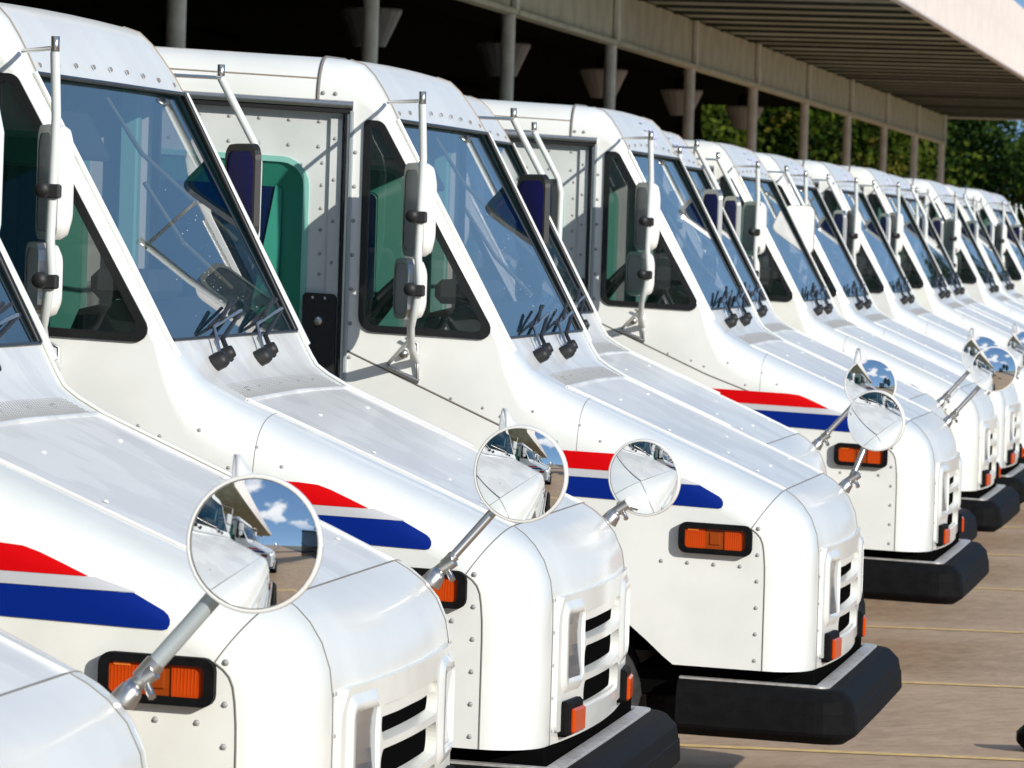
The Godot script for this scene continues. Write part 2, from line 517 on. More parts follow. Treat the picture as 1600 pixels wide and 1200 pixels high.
func mirror_head(t: Node3D, called: String, at: Vector3, size: Vector3, turn: float, glass: Material) -> void:
	# a shallow rounded housing with the glass on its rear face and a dark clamp knob
	var st := new_st()
	var bs := Basis.IDENTITY
	var home := at
	at = Vector3.ZERO
	var outline := rounded([Vector2(-size.z / 2, -size.y / 2), Vector2(size.z / 2, -size.y / 2), Vector2(size.z / 2, size.y / 2), Vector2(-size.z / 2, size.y / 2)], 0.04, 5)
	var layers := [[-size.x / 2, 0.97], [-size.x / 2 + 0.008, 1.0], [size.x * 0.05, 1.0], [size.x * 0.32, 0.93], [size.x / 2, 0.72]]
	for i in layers.size() - 1:
		for k in outline.size():
			var a := outline[k]; var b := outline[(k + 1) % outline.size()]
			var l0: Array = layers[i]; var l1: Array = layers[i + 1]
			quad(st, at + bs * Vector3(l0[0], a.y * l0[1], a.x * l0[1]), at + bs * Vector3(l1[0], a.y * l1[1], a.x * l1[1]), at + bs * Vector3(l1[0], b.y * l1[1], b.x * l1[1]), at + bs * Vector3(l0[0], b.y * l0[1], b.x * l0[1]))
	st.set_smooth_group(-1)
	for k in range(1, outline.size() - 1):
		var q := []
		for j in [0, k, k + 1]: q.append(at + bs * Vector3(size.x / 2, outline[j].y * 0.72, outline[j].x * 0.72))
		tri(st, q[0], q[2], q[1])
	var head := obj(called, st, M.mirror_shell, t)
	head.position = home
	head.rotation.y = turn
	var g := new_st()
	g.set_smooth_group(-1)
	for k in range(1, outline.size() - 1):
		var q := []
		for j in [0, k, k + 1]: q.append(at + bs * Vector3(-size.x / 2 - 0.002, outline[j].y * 0.93, outline[j].x * 0.93))
		tri(g, q[0], q[2], q[1])
	obj("mirror_glass", g, glass, head)
	var r := new_st()
	r.set_smooth_group(-1)
	for k in outline.size():
		var a := outline[k]; var b := outline[(k + 1) % outline.size()]
		for e in [[0.86, 1.0, -size.x / 2 - 0.004, -size.x / 2 - 0.004], [1.0, 1.02, -size.x / 2 - 0.004, -size.x / 2 + 0.012]]:
			quad(r, at + bs * Vector3(e[2], a.y * e[0], a.x * e[0]), at + bs * Vector3(e[3], a.y * e[1], a.x * e[1]), at + bs * Vector3(e[3], b.y * e[1], b.x * e[1]), at + bs * Vector3(e[2], b.y * e[0], b.x * e[0]))
	obj("glass_rim", r, M.steel, head)

func fender_mirror(t: Node3D, hub: Vector3, turn: Vector3, second: bool, big: float, thick: float) -> void:
	var st := new_st()
	var foot := V(-0.03, 0.955, -0.80)
	var tip := hub + Basis.from_euler(turn) * Vector3(-0.035, -0.045, -0.03)
	tube(st, [foot, foot.lerp(tip, 0.5) + Vector3(0, 0, -0.004), tip], thick, 10)
	var fm := obj("fender_mirror_arm", st, M.grey_tube if thick > 0.012 else M.steel, t)
	st = new_st()
	tube(st, [foot.lerp(tip, -0.02), foot.lerp(tip, 0.15)], thick + 0.0025, 10)
	tube(st, [V(-0.052, 0.935, -0.80), V(-0.01, 0.968, -0.795)], 0.013, 8)
	lathe(st, [Vector2(0, 0.014), Vector2(0.010, 0.014), Vector2(0.018, 0.004), Vector2(0.022, -0.02)], V(-0.045, 0.935, -0.79), Basis(Vector3.BACK, -0.6), 10)
	tube(st, [V(-0.01, 0.93, -0.78), V(-0.035, 0.965, -0.815)], 0.007, 6)
	obj("arm_clamp", st, M.steel, fm)
	st = new_st()
	tube(st, [foot.lerp(tip, 0.93), tip + (tip - foot).normalized() * 0.004], thick + 0.004, 8)
	obj("arm_knuckle", st, M.black, fm)
	# head parts are built about their own origin, the glass facing +z
	var zb := Basis(Vector3.RIGHT, PI / 2)
	var rad := 0.099 * big
	var bow := 0.30
	var profg := []
	for k in 13:
		var a := asin(0.955 * rad / bow) * k / 12.0
		profg.append(Vector2(bow * sin(a), bow * cos(a) - bow + 0.022))
	st = new_st(); lathe(st, profg, Vector3.ZERO, zb, 48)
	var gm := obj("round_mirror_glass", st, M.mirror, fm); gm.position = hub; gm.rotation = turn
	st = new_st(); lathe(st, [Vector2(rad - 0.0058, 0.0085), Vector2(rad - 0.0035, 0.0092), Vector2(rad - 0.001, 0.0085), Vector2(rad, 0.006), Vector2(rad, -0.004), Vector2(0.088, -0.012), Vector2(0.05, -0.034), Vector2(0.02, -0.045), Vector2(0, -0.047)], Vector3.ZERO, zb, 48)
	var rm := obj("round_mirror_rim", st, M.mirror_shell, fm); rm.position = hub; rm.rotation = turn
	if not second: return
	# second mirror behind it, facing the cab
	st = new_st()
	lathe(st, [Vector2(0.091, 0.004), Vector2(0.097, 0.005), Vector2(0.097, -0.004), Vector2(0.085, -0.012), Vector2(0.05, -0.04), Vector2(0.018, -0.052), Vector2(0, -0.052)], Vector3.ZERO, Basis(Vector3.BACK, PI / 2), 32)
	var m2 := obj("second_mirror", st, M.mirror_shell, fm); m2.position = hub + Vector3(-0.055, 0.030, -0.135)
	m2.rotation.y = 0.22
	st = new_st()
	lathe(st, [Vector2(0, 0.010), Vector2(0.05, 0.008), Vector2(0.092, 0.004)], Vector3.ZERO, Basis(Vector3.BACK, PI / 2), 32)
	var g2 := obj("second_mirror_glass", st, M.mirror, fm); g2.position = m2.position
	g2.rotation = m2.rotation

func make_truck() -> Node3D:
	var t := Node3D.new()
	t.name = "mail_truck"
	add_child(t, true)
	var st: SurfaceTool
	# ---- molded shell
	for side in [1.0, -1.0]:
		st = new_st(); shell_side(st, 0, I_NOSE, side); obj("nose_corner", st, M.paint, t)
		st = new_st(); shell_side(st, I_NOSE, I_WST, side); obj("fender", st, M.paint, t)
		st = new_st(); shell_side(st, I_WST, I_ROOF, side); obj("cab_corner", st, M.paint, t)
		st = new_st(); shell_side(st, I_ROOF, ST.size() - 1, side); obj("roof_edge", st, M.paint, t)
	st = new_st(); shell_mid(st, 3, I_NOSE); obj("nose_panel", st, M.roof_paint, t)
	st = new_st(); shell_mid(st, I_NOSE, I_HOOD, 0.0, 0.012)
	# the lid's raised lips
	for f in [-1.0, 1.0]:
		var path := []
		for i in range(I_NOSE, I_HOOD + 1): path.append(mid_point(i, f * 0.985))
		tube(st, path, 0.006, 6)
	tube(st, [mid_point(I_HOOD, -0.985), mid_point(I_HOOD, 0.0), mid_point(I_HOOD, 0.985)], 0.007, 6)
	var hood := obj("hood", st, M.hood_paint, t)
	st = new_st()
	for p in [[-0.20, -0.5], [-0.20, 0.1], [-0.20, 0.5], [-0.45, -0.6], [-0.45, 0.55], [-0.62, -0.4], [-0.62, 0.3], [-0.3, 0.35], [-0.36, -0.2]]:
		rivet(st, V(p[0], 0.969 + (-0.107 - p[0]) * 0.398 + 0.005, p[1]), Vector3(0.37, 0.93, 0), 0.007)
	var hr := obj("hood_rivets", st, M.hood_paint, hood); hr.set_meta("kind", "stuff")
	st = new_st(); shell_mid(st, I_HOOD, I_WSB)
	var cowl := obj("cowl_panel", st, M.hood_paint, t)
	st = new_st()
	for r in 10:
		for c in 58:
			var x := -0.735 - r * 0.0058
			var z := -0.63 + c * 0.0221 + (0.011 if r % 2 else 0.0)
			rivet(st, V(x, 1.2195 + (-0.735 - x) * 0.44 + 0.0062 * (1 - pow(z / 0.7, 2)), z), Vector3(0.4, 0.9, 0), 0.0042)
	for z in [-0.42, -0.2, 0.05, 0.33, 0.5]:
		rivet(st, V(-0.76, 1.236, z), Vector3(0.4, 0.9, 0), 0.009)
	var ve := obj("vent_dimples", st, M.cab_grey, cowl); ve.set_meta("kind", "stuff")
	ve.material_override = M.rivet_metal
	st = new_st(); shell_mid(st, I_WST, I_ROOF - 1); var header := obj("windshield_header", st, M.roof_paint, t)
	st = new_st()
	for k in 9: rivet(st, V(-1.211, 1.953 + 0.015 * (1 - pow(-1 + k * 0.25, 2)), -0.8 + k * 0.2), Vector3(0.87, 0.48, 0), 0.008)
	var hv := obj("header_rivets", st, M.seam, header); hv.set_meta("kind", "stuff")
	st = new_st()
	for e in [[0, 0.0, 0.10, 0.012, 0.030], [0, 0.03, 0.10, 0.010, 0.0], [0, 0.06, 0.10, 0.010, 0.0], [0, -0.02, 0.012, 0.06, 0.0], [0.15, 0.0, 0.09, 0.010, 0.0], [0.15, 0.035, 0.09, 0.010, 0.0], [0.10, 0.018, 0.010, 0.045, 0.0], [0.19, 0.018, 0.010, 0.045, 0.0]]:
		var yy: float = 1.995 + e[1]
		bbox(st, V(-1.200 - (yy - 1.932) * 0.60 + 0.012, yy + 0.010, -0.12 - e[0]), Vector3(0.004, e[3], e[2]), 0.001, Basis(Vector3.BACK, 0.55))
	obj("faded_mark", st, M.faded_film, header)
	st = new_st(); shell_mid(st, I_ROOF - 1, ST.size() - 1); obj("roof", st, M.roof_paint, t)
	# ---- seams, each a part
	var line := func(called: String, path: Array, r: float, m: Material, n := 5):
		var s := new_st()
		tube(s, path, r, n)
		return obj(called, s, m, t)
	for side in [1.0, -1.0]:
		var a := []; var b := []; var c := []; var d := []; var e := []; var f := []; var g := []; var h := []
		for i in range(0, I_NOSE + 1):
			a.append(shell_point(i, 0.0, side)); b.append(shell_point(i, PI / 2, side))
		for k in range(0, NT + 1):
			c.append(shell_point(I_NOSE, PI / 2 * k / NT, side))
			d.append(shell_point(I_HOOD - 1, PI / 2 * k / NT, side))
			e.append(shell_point(I_ROOF, PI / 2 * k / NT, side))
		for i in range(I_WST, I_ROOF): f.append(shell_point(i, PI / 2, side))
		for i in range(11, I_WSB + 1): g.append(shell_point(i, 1.42, side) + Vector3(0.003, 0.003, 0))
		for i in range(I_WSB - 1, I_WST + 1): h.append(shell_point(i, 1.15, side) + Vector3(0.004, 0.003, 0))
		line.call("panel_seam", a, 0.0020, M.seam)
		line.call("panel_seam", b, 0.0020, M.seam)
		line.call("panel_seam", c, 0.0014, M.seam)
		line.call("panel_seam", d, 0.0009, M.seam)
		line.call("panel_seam", [V(-1.32, 1.284, side * HALF), V(-0.87, 1.101, side * HALF), V(-0.70, 1.045, side * HALF)], 0.0028, M.seam)
		line.call("sealant_seam", [V(-1.42, 1.97, side * (HALF + 0.001))] + e + [mid_point(I_ROOF, side * 0.6)], 0.0055, M.seam, 6)
		line.call("sealant_seam", f, 0.0035, M.rust_seam)
		line.call("sealant_seam", [V(-1.42, 2.035, side * (HALF - 0.014)), V(-2.4, 2.037, side * (HALF - 0.014)), V(-4.2, 2.04, side * (HALF - 0.014))], 0.0022, M.rust_seam)
		if side < 0: line.call("drip_rail", g, 0.0045, M.paint)
		line.call("pillar_trim", h, 0.0075, M.paint, 6)
		st = new_st()
		bbox(st, V(-1.255, 1.985, side * (HALF - 0.075)), Vector3(0.03, 0.03, 0.03), 0.006)
		obj("corner_patch", st, M.rust_seam, t)
	line.call("panel_seam", [mid_point(I_NOSE, -1), mid_point(I_NOSE, -0.5), mid_point(I_NOSE, 0), mid_point(I_NOSE, 0.5), mid_point(I_NOSE, 1)], 0.0020, M.seam)
	# ---- sides
	var outline := q_outline()
	var win := window_outline(0.0)
	var door := rounded([Vector2(-2.20, 0.52), Vector2(-1.335, 0.52), Vector2(-1.335, 1.955), Vector2(-2.20, 1.955)], 0.01, 2)
	var cuts := [-4.3, -3.33, -1.8, -1.31, -1.09, -0.78, -0.4, -0.1]
	for side in [1.0, -1.0]:
		st = new_st()
		holed(st, outline, [win, door], cuts, side * HALF)
		var sp := obj("side_panel", st, M.paint, t)
		st = new_st()
		var out := Vector3(0, 0, side)
		for k in 6: rivet(st, V(-0.152, 0.505 + k * 0.073, side * HALF), out)
		for k in 4: rivet(st, V(-0.20 - k * 0.073, 0.762, side * HALF), out)
		for p in [[-0.60, 1.10], [-0.66, 1.14], [-0.79, 1.17], [-0.88, 1.15], [-0.93, 1.17], [-1.02, 1.19], [-0.72, 1.09]]:
			var sa := side_at(p[0], p[1] - 0.02)
			rivet(st, V(p[0], p[1] - 0.02, side * sa[0]), Vector3(sa[1].x, sa[1].y, side * sa[1].z), 0.005)
		for k in 14: rivet(st, V(-1.31, 0.60 + k * 0.095, side * HALF), out)
		for p in [[-1.405, 2.0], [-1.37, 2.0], [-1.40, 1.968], [-1.37, 1.968], [-1.335, 1.968]]: rivet(st, V(p[0], p[1] - 0.005, side * (HALF + 0.001)), out)
		var sr := obj("side_rivets", st, M.rivet_metal, sp); sr.set_meta("kind", "stuff")
		# cab window: gasket and pane
		st = new_st()
		ring(st, window_outline(0.003), window_outline(-0.017), side * (HALF - 0.012), side * (HALF + 0.008))
		var gk := obj("side_window", st, M.gasket, t)
		st = new_st()
		plate(st, window_outline(-0.012), side * (HALF - 0.004))
		obj("pane", st, M.side_glass, gk)
		# sliding door in its recess
		st = new_st()
		var zd: float = side * (HALF - 0.035)
		holed(st, rounded([Vector2(-2.20, 0.52), Vector2(-1.335, 0.52), Vector2(-1.335, 1.955), Vector2(-2.20, 1.955)], 0.01, 2), [door_window(0.0)], [-2.3, -1.75, -1.2], zd)
		slab(st, PackedVector2Array([Vector2(-1.385, 0.56), Vector2(-1.352, 0.56), Vector2(-1.352, 1.925), Vector2(-1.385, 1.925)]), zd, zd + side * 0.012)
		var dr := obj("sliding_door", st, M.door_paint, t)
		st = new_st()
		for r in [1.915, 1.845]:
			for k in 7: rivet(st, V(-1.42 - k * 0.085, r, zd), out, 0.0065)
		for k in 8: rivet(st, V(-1.408, 1.80 - k * 0.062 * (1.0 if k % 2 else 1.02), zd), out, 0.006)
		for k in 8: rivet(st, V(-1.372, 1.87 - k * 0.115, zd + side * 0.012), out, 0.006)
		var dv := obj("door_rivets", st, M.rivet_metal, dr); dv.set_meta("kind", "stuff")
		st = new_st()
		ring(st, door_window(0.004), door_window(-0.012), zd - side * 0.002, zd + side * 0.005)
		obj("window_trim", st, M.teal_light, dr)
		st = new_st()
		var o0 := door_window(-0.01); var o1 := door_window(-0.085)
		for k in o0.size():
			var j := (k + 1) % o0.size()
			quad(st, V(o0[k].x, o0[k].y, zd), V(o0[j].x, o0[j].y, zd), V(o1[j].x, o1[j].y, zd - side * 0.05), V(o1[k].x, o1[k].y, zd - side * 0.05))
		obj("window_lining", st, M.teal_dark, dr)
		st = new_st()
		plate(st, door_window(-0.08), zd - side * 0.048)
		obj("painted_shade_pane", st, M.navy_shade, dr)  # pane coloured navy to stand in for the shaded part of the window
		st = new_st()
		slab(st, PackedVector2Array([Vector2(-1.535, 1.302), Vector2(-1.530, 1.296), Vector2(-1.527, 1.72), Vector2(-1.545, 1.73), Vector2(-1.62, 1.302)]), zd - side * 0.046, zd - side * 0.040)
		obj("painted_sunlit_lining", st, M.teal_dark, dr)  # sunlit part of the lining, its slanted shade edge cut as a shape
		st = new_st()
		slab(st, rounded([Vector2(-1.447, 1.20), Vector2(-1.353, 1.20), Vector2(-1.353, 1.437), Vector2(-1.447, 1.437)], 0.012, 3), zd, zd + side * 0.03)
		var pad := obj("latch_plate", st, M.black, dr)
		st = new_st()
		lathe(st, [Vector2(0, 0.012), Vector2(0.009, 0.012), Vector2(0.013, 0.006), Vector2(0.015, 0)], V(-1.400, 1.36, zd + side * 0.03), Basis(Vector3.RIGHT, PI / 2 * side), 12)
		for p in [[-1.42, 1.428], [-1.385, 1.428]]: rivet(st, V(p[0], p[1] - 0.004, zd + side * 0.03), out, 0.005)
		obj("latch_knob", st, M.steel, pad)
		# rail above the door and the channel at its front edge
		st = new_st()
		tube(st, [V(-2.25, 1.966, side * (HALF + 0.004)), V(-1.318, 1.966, side * (HALF + 0.004))], 0.011, 8)
		obj("door_rail", st, M.steel, t)
		st = new_st()
		bbox(st, V(-1.77, 1.948, side * (HALF - 0.012)), Vector3(0.90, 0.014, 0.03), 0.002, Basis(Vector3.BACK, -RAKE))
		bbox(st, V(-1.3365, 1.23, side * (HALF - 0.018)), Vector3(0.012, 1.42, 0.034), 0.002)
		obj("door_channel", st, M.black, t)
		st = new_st()
		bbox(st, V(-1.322, 1.23, side * (HALF + 0.004)), Vector3(0.012, 1.44, 0.012), 0.003)
		obj("door_post_trim", st, M.grey_tube, t)
		# printed stripes, laid on the curved side
		for e in [["red_stripe", M.red_film, 0, 0, [[-0.90, 1.001, 1.049], [-0.56, 1.001, 1.049], [-0.515, 1.001, 1.046], [-0.485, 1.001, 1.037], [-0.44, 1.001, 1.019], [-0.398, 1.001, 1.0015]], 0.0035],
				["grey_stripe", M.grey_film, 0, 0, [[-0.85, 0.979, 1.0005], [-0.385, 0.979, 1.0005], [-0.315, 0.979, 0.9800]], 0.0025],
				["blue_stripe", M.blue_film, 0, 0, [[-0.80, 0.926, 0.978], [-0.318, 0.9185, 0.978], [-0.264, 0.918, 0.951], [-0.256, 0.920, 0.944], [-0.252, 0.928, 0.936]], 0.0030]]:
			st = new_st()
			var cols := []
			var keys: Array = e[4]
			for k in keys.size() - 1:
				var n := 26 if k == 0 else 5
				for q in n: cols.append([lerpf(keys[k][0], keys[k + 1][0], float(q) / n), lerpf(keys[k][1], keys[k + 1][1], float(q) / n), lerpf(keys[k][2], keys[k + 1][2], float(q) / n)])
			cols.append(keys[keys.size() - 1])
			for k in cols.size() - 1:
				for q in 4:
					var pts := []
					for w in [[k, q], [k + 1, q], [k + 1, q + 1], [k, q + 1]]:
						var cc: Array = cols[w[0]]
						var yy: float = lerpf(cc[1], cc[2], w[1] / 4.0)
						pts.append(V(cc[0], yy, side * (side_at(cc[0], yy)[0] + e[5])))
					quad(st, pts[0], pts[1], pts[2], pts[3])
			obj(e[0], st, e[1], t)
		# side marker lamp
		st = new_st()
		var mk := rounded([Vector2(-0.371, 0.791), Vector2(-0.167, 0.791), Vector2(-0.167, 0.876), Vector2(-0.371, 0.876)], 0.022, 4)
		var mi := rounded([Vector2(-0.353, 0.806), Vector2(-0.185, 0.806), Vector2(-0.185, 0.861), Vector2(-0.353, 0.861)], 0.010, 4)
		ring(st, mk, mi, side * HALF, side * (HALF + 0.026))
		var sk := obj("side_marker", st, M.rubber, t)
		st = new_st(); slab(st, PackedVector2Array([Vector2(-0.354, 0.805), Vector2(-0.298, 0.805), Vector2(-0.298, 0.862), Vector2(-0.354, 0.862)]), side * HALF, side * (HALF + 0.017))
		obj("amber_lens", st, M.amber, sk)
		st = new_st(); slab(st, PackedVector2Array([Vector2(-0.243, 0.805), Vector2(-0.184, 0.805), Vector2(-0.184, 0.862), Vector2(-0.243, 0.862)]), side * HALF, side * (HALF + 0.017))
		obj("amber_lens", st, M.amber, sk)
		st = new_st(); slab(st, PackedVector2Array([Vector2(-0.298, 0.805), Vector2(-0.243, 0.805), Vector2(-0.243, 0.862), Vector2(-0.298, 0.862)]), side * HALF, side * (HALF + 0.013))
		bbox(st, V(-0.2705, 0.834, side * (HALF + 0.0135)), Vector3(0.03, 0.034, 0.006), 0.002)
		obj("amber_lens", st, M.amber_dark, sk)
		st = new_st(); slab(st, PackedVector2Array([Vector2(-0.345, 0.854), Vector2(-0.315, 0.854), Vector2(-0.315, 0.859), Vector2(-0.345, 0.859)]), side * (HALF + 0.017), side * (HALF + 0.019))
		obj("lens_edge", st, M.amber_bright, sk)
		st = new_st()
		for k in 9:
			for x0 in [-0.349, -0.239]:
				tube(st, [V(x0 + k * 0.0062, 0.809, side * (HALF + 0.0165)), V(x0 + k * 0.0062, 0.858, side * (HALF + 0.0165))], 0.0016, 4)
		var lr := obj("lens_ribs", st, M.amber, sk); lr.set_meta("kind", "stuff")
	# rear
	st = new_st(); slab(st, PackedVector2Array([Vector2(-4.21, 0.46), Vector2(-4.20, 0.46), Vector2(-4.20, 2.0), Vector2(-4.21, 2.0)]), -HALF, HALF); obj("rear_panel", st, M.side_paint, t)
	# ---- windshield
	st = new_st()
	var gl := new_st()
	var e0 := [I_WSB, I_WST]
	var nrm := Vector3(0.876, 0.482, 0)
	for k in 6:
		var f0 := -1.0 + k / 3.0
		var f1 := -1.0 + (k + 1) / 3.0
		quad(gl, mid_point(I_WSB, f0 * 0.992) - nrm * 0.004, mid_point(I_WSB, f1 * 0.992) - nrm * 0.004, mid_point(I_WST, f1 * 0.992) - nrm * 0.012, mid_point(I_WST, f0 * 0.992) - nrm * 0.012)
	var wsh := obj("windshield", gl, M.windshield_glass, t)
	tube(st, [mid_point(I_WSB, -0.992), mid_point(I_WST, -0.992)], 0.0085, 6)
	tube(st, [mid_point(I_WSB, 1) + nrm * -0.006, mid_point(I_WST, 1) - nrm * 0.006], 0.008, 6)
	tube(st, [mid_point(I_WST, -1), mid_point(I_WST, 1)], 0.006, 6)
	tube(st, [mid_point(I_WSB, -1), mid_point(I_WSB, 1)], 0.005, 6)
	obj("windshield_gasket", st, M.gasket, wsh)
	st = new_st()
	for k in 34:
		var f := clampf(rng.randfn() * 0.25 - 0.05, -0.9, 0.9)
		var u := clampf(absf(rng.randfn()) * 0.22 + 0.08, 0.03, 0.95)
		var p0 := mid_point(I_WSB, f).lerp(mid_point(I_WST, f), u) + nrm * 0.001
		rivet(st, p0, nrm, rng.randf_range(0.0010, 0.0022))
	var du := obj("dust_specks", st, M.grey_film, wsh); du.set_meta("kind", "stuff")
	# wipers
	for w in [[-0.40 + 0.935, 0], [-0.97 + 0.935, 0]]:
		var z0: float = w[0]
		st = new_st()
		for p in [[0.0, -0.002, 0.021], [-0.09, 0.012, 0.017]]:
			lathe(st, [Vector2(0, 0.034), Vector2(p[2] * 0.8, 0.034), Vector2(p[2], 0.024), Vector2(p[2], 0.0)], V(-0.836, 1.292 + p[1], z0 + p[0]), Basis(Vector3.BACK, -PI / 2 + 0.5), 10)
		tube(st, [V(-0.812, 1.300, z0 - 0.09), V(-0.846, 1.345, z0 - 0.16), V(-0.890, 1.405, z0 - 0.64)], 0.008, 6, 0.005)
		var wp := obj("wiper", st, M.black, t)
		st = new_st()
		tube(st, [V(-0.815, 1.29, z0), V(-0.868, 1.372, z0 - 0.16), V(-0.885, 1.405, z0 - 0.60)], 0.0045, 5)
		obj("wiper_link", st, M.steel, wp)
		st = new_st()
		tube(st, [V(-0.905, 1.427, z0 - 0.64), V(-0.876, 1.372, z0 - 0.14)], 0.0042, 5)
		tube(st, [V(-0.893, 1.428, z0 - 0.50), V(-0.868, 1.39, z0 - 0.26)], 0.0055, 5)
		obj("wiper_blade", st, M.black, wp)
	# ---- front: bowed grille panel with three slots, lamps, signals
	var fx := 0.008
	var slots := []
	for y0 in [0.699, 0.618, 0.536]:
		slots.append(dense(rounded([Vector2(-0.345, y0), Vector2(0.345, y0), Vector2(0.345, y0 + 0.066), Vector2(-0.345, y0 + 0.066)], 0.031, 6)))
	var panel := dense(rounded([Vector2(-0.675, 0.505), Vector2(0.675, 0.505), Vector2(0.675, 0.770), Vector2(0.62, 0.815), Vector2(-0.62, 0.815), Vector2(-0.675, 0.770)], [0.02, 0.02, 0.03, 0.03, 0.03, 0.03], 4))
	var lamp_holes := []
	for s in [-1.0, 1.0]:
		lamp_holes.append(rounded([Vector2(s * 0.505 - 0.1, 0.618), Vector2(s * 0.505 + 0.1, 0.618), Vector2(s * 0.505 + 0.1, 0.775), Vector2(s * 0.505 - 0.1, 0.775)], 0.015, 3))
	st = new_st()
	front_plate(st, panel, fx, slots + lamp_holes)
	st.set_smooth_group(-1)
	front_wall(st, panel, fx, panel, -0.012)
	for h in slots:
		var lo: float = h[0].y
		for p in h: lo = minf(lo, p.y)
		var back := PackedVector2Array()
		for p in h: back.append(Vector2(p.x, lo + 0.007 + (p.y - lo) * 0.89))
		front_wall(st, h, fx, back, fx - 0.021)
	for h in lamp_holes: front_wall(st, h, fx, h, fx - 0.03)
	var gp := obj("grille_panel", st, M.paint, t)
	for h in slots:
		st = new_st()
		front_plate(st, h, fx - 0.0208)
		obj("grille_opening", st, M.cavity, gp)
	st = new_st()
	for e in [[-0.712, 0.712, 0.478, 0.545], [-0.712, -0.63, 0.545, 0.745], [0.63, 0.712, 0.545, 0.745]]:
		front_plate(st, dense(PackedVector2Array([Vector2(e[0], e[2]), Vector2(e[1], e[2]), Vector2(e[1], e[3]), Vector2(e[0], e[3])])), 0.0008)
	obj("lower_nose", st, M.paint, t)
	st = new_st()
	for s in [-1.0, 1.0]:
		for k in 5: rivet(st, V(0.002, 0.51 + k * 0.075, s * 0.695), Vector3.RIGHT, 0.005)
	var nr := obj("nose_rivets", st, M.rivet_metal, t); nr.set_meta("kind", "stuff")
	for s in [-1.0, 1.0]:
		st = new_st()
		var zc: float = s * 0.505
		# ribbed reflector
		st.set_smooth_group(-1)
		for r in 6:
			for c in 14:
				var zz := [zc - 0.096 + c * 0.01371, zc - 0.096 + (c + 1) * 0.01371]
				var yy := [0.622 + r * 0.0248, 0.622 + (r + 1) * 0.0248]
				var bow := func(z: float, y: float): return V(front_bow(z) + 0.0135 - 0.004 * (1.0 - pow((z - zc) / 0.1, 2)) - 0.006 * (1.0 - pow((y - 0.697) / 0.076, 2)) + 0.0050 * sin(z * 911.0 + y * 377.0) * cos(y * 613.0), y, z)
				quad(st, bow.call(zz[0], yy[0]), bow.call(zz[1], yy[0]), bow.call(zz[1], yy[1]), bow.call(zz[0], yy[1]))
		var hl := obj("headlight", st, M.reflector, t)
		var bi := rounded([Vector2(zc - 0.097, 0.621), Vector2(zc + 0.097, 0.621), Vector2(zc + 0.097, 0.772), Vector2(zc - 0.097, 0.772)], 0.014, 4)
		var bm := rounded([Vector2(zc - 0.112, 0.606), Vector2(zc + 0.112, 0.606), Vector2(zc + 0.112, 0.787), Vector2(zc - 0.112, 0.787)], 0.03, 4)
		var bo := rounded([Vector2(zc - 0.140, 0.586), Vector2(zc + 0.140, 0.586), Vector2(zc + 0.140, 0.806), Vector2(zc - 0.140, 0.806)], 0.052, 4)
		st = new_st()
		front_plate(st, bi, 0.0175)
		obj("lamp_lens", st, M.lamp_glass, hl)
		st = new_st()
		front_wall(st, bo, 0.006, bm, 0.016)
		front_wall(st, bm, 0.016, bi, 0.018)
		front_wall(st, bi, 0.018, bi, 0.0)
		obj("lamp_bezel", st, M.paint, hl)
		st = new_st()
		var ob := front_bow(0.52)
		bbox(st, V(0.006 + ob, 0.532, s * 0.53), Vector3(0.036, 0.082, 0.19), 0.007, Basis(Vector3.UP, s * -0.06))
		var sg := obj("turn_signal", st, M.rubber, t)
		st = new_st()
		bbox(st, V(0.022 + ob, 0.526, s * 0.515), Vector3(0.022, 0.058, 0.14), 0.005, Basis(Vector3.UP, s * -0.06))
		obj("amber_lens", st, M.amber, sg)
	# ---- bumper: swept around the nose, with an aluminium tread on top
	var path2 := []
	for p in [[-0.36, 0.952], [0.020, 0.952], [0.037, 0.950], [0.054, 0.943], [0.068, 0.932], [0.078, 0.917], [0.084, 0.900], [0.086, 0.88], [0.088, 0.0]]: path2.append(Vector2(p[0], p[1]))
	var full := path2.duplicate()
	for i in range(path2.size() - 2, -1, -1): full.append(Vector2(path2[i].x, -path2[i].y))
	var prof := [Vector2(-0.065, 0.442), Vector2(0.0, 0.439), Vector2(0.010, 0.435), Vector2(0.034, 0.412), Vector2(0.038, 0.407), Vector2(0.044, 0.375), Vector2(0.047, 0.372), Vector2(0.050, 0.322), Vector2(0.044, 0.312), Vector2(0.012, 0.290), Vector2(-0.065, 0.288)]
	var sweep := func(s: SurfaceTool, pf: Array, line: Array, smooth: bool):
		var rows := []
		for i in line.size():
			var d: Vector2
			if i == 0: d = line[1] - line[0]
			elif i == line.size() - 1: d = line[i] - line[i - 1]
			else: d = (line[i + 1] - line[i]).normalized() + (line[i] - line[i - 1]).normalized()
			d = d.normalized()
			var n := Vector2(-d.y, d.x)     # outwards: to +z on the right side, +x at the front
			var row := []
			for q in pf: row.append(V(line[i].x + n.x * q.x, q.y, line[i].y + n.y * q.x))
			rows.append(row)
		if not smooth: s.set_smooth_group(-1)
		for i in rows.size() - 1:
			for k in pf.size():
				var k2 := (k + 1) % pf.size()
				quad(s, rows[i][k], rows[i][k2], rows[i + 1][k2], rows[i + 1][k])
		for r in [rows[0], rows[rows.size() - 1]]:
			for k in range(1, pf.size() - 1): tri(s, r[0], r[k], r[k + 1])
		s.set_smooth_group(0)
	var turned := []
	for p in full: turned.append(p)
	st = new_st(); sweep.call(st, prof, turned, false)
	var bp := obj("bumper", st, M.rubber, t)
	st = new_st(); sweep.call(st, [Vector2(-0.068, 0.4460), Vector2(-0.032, 0.4460), Vector2(-0.030, 0.4445), Vector2(-0.030, 0.440), Vector2(-0.068, 0.440)], turned, false)
	obj("bumper_tread", st, M.aluminium, bp)
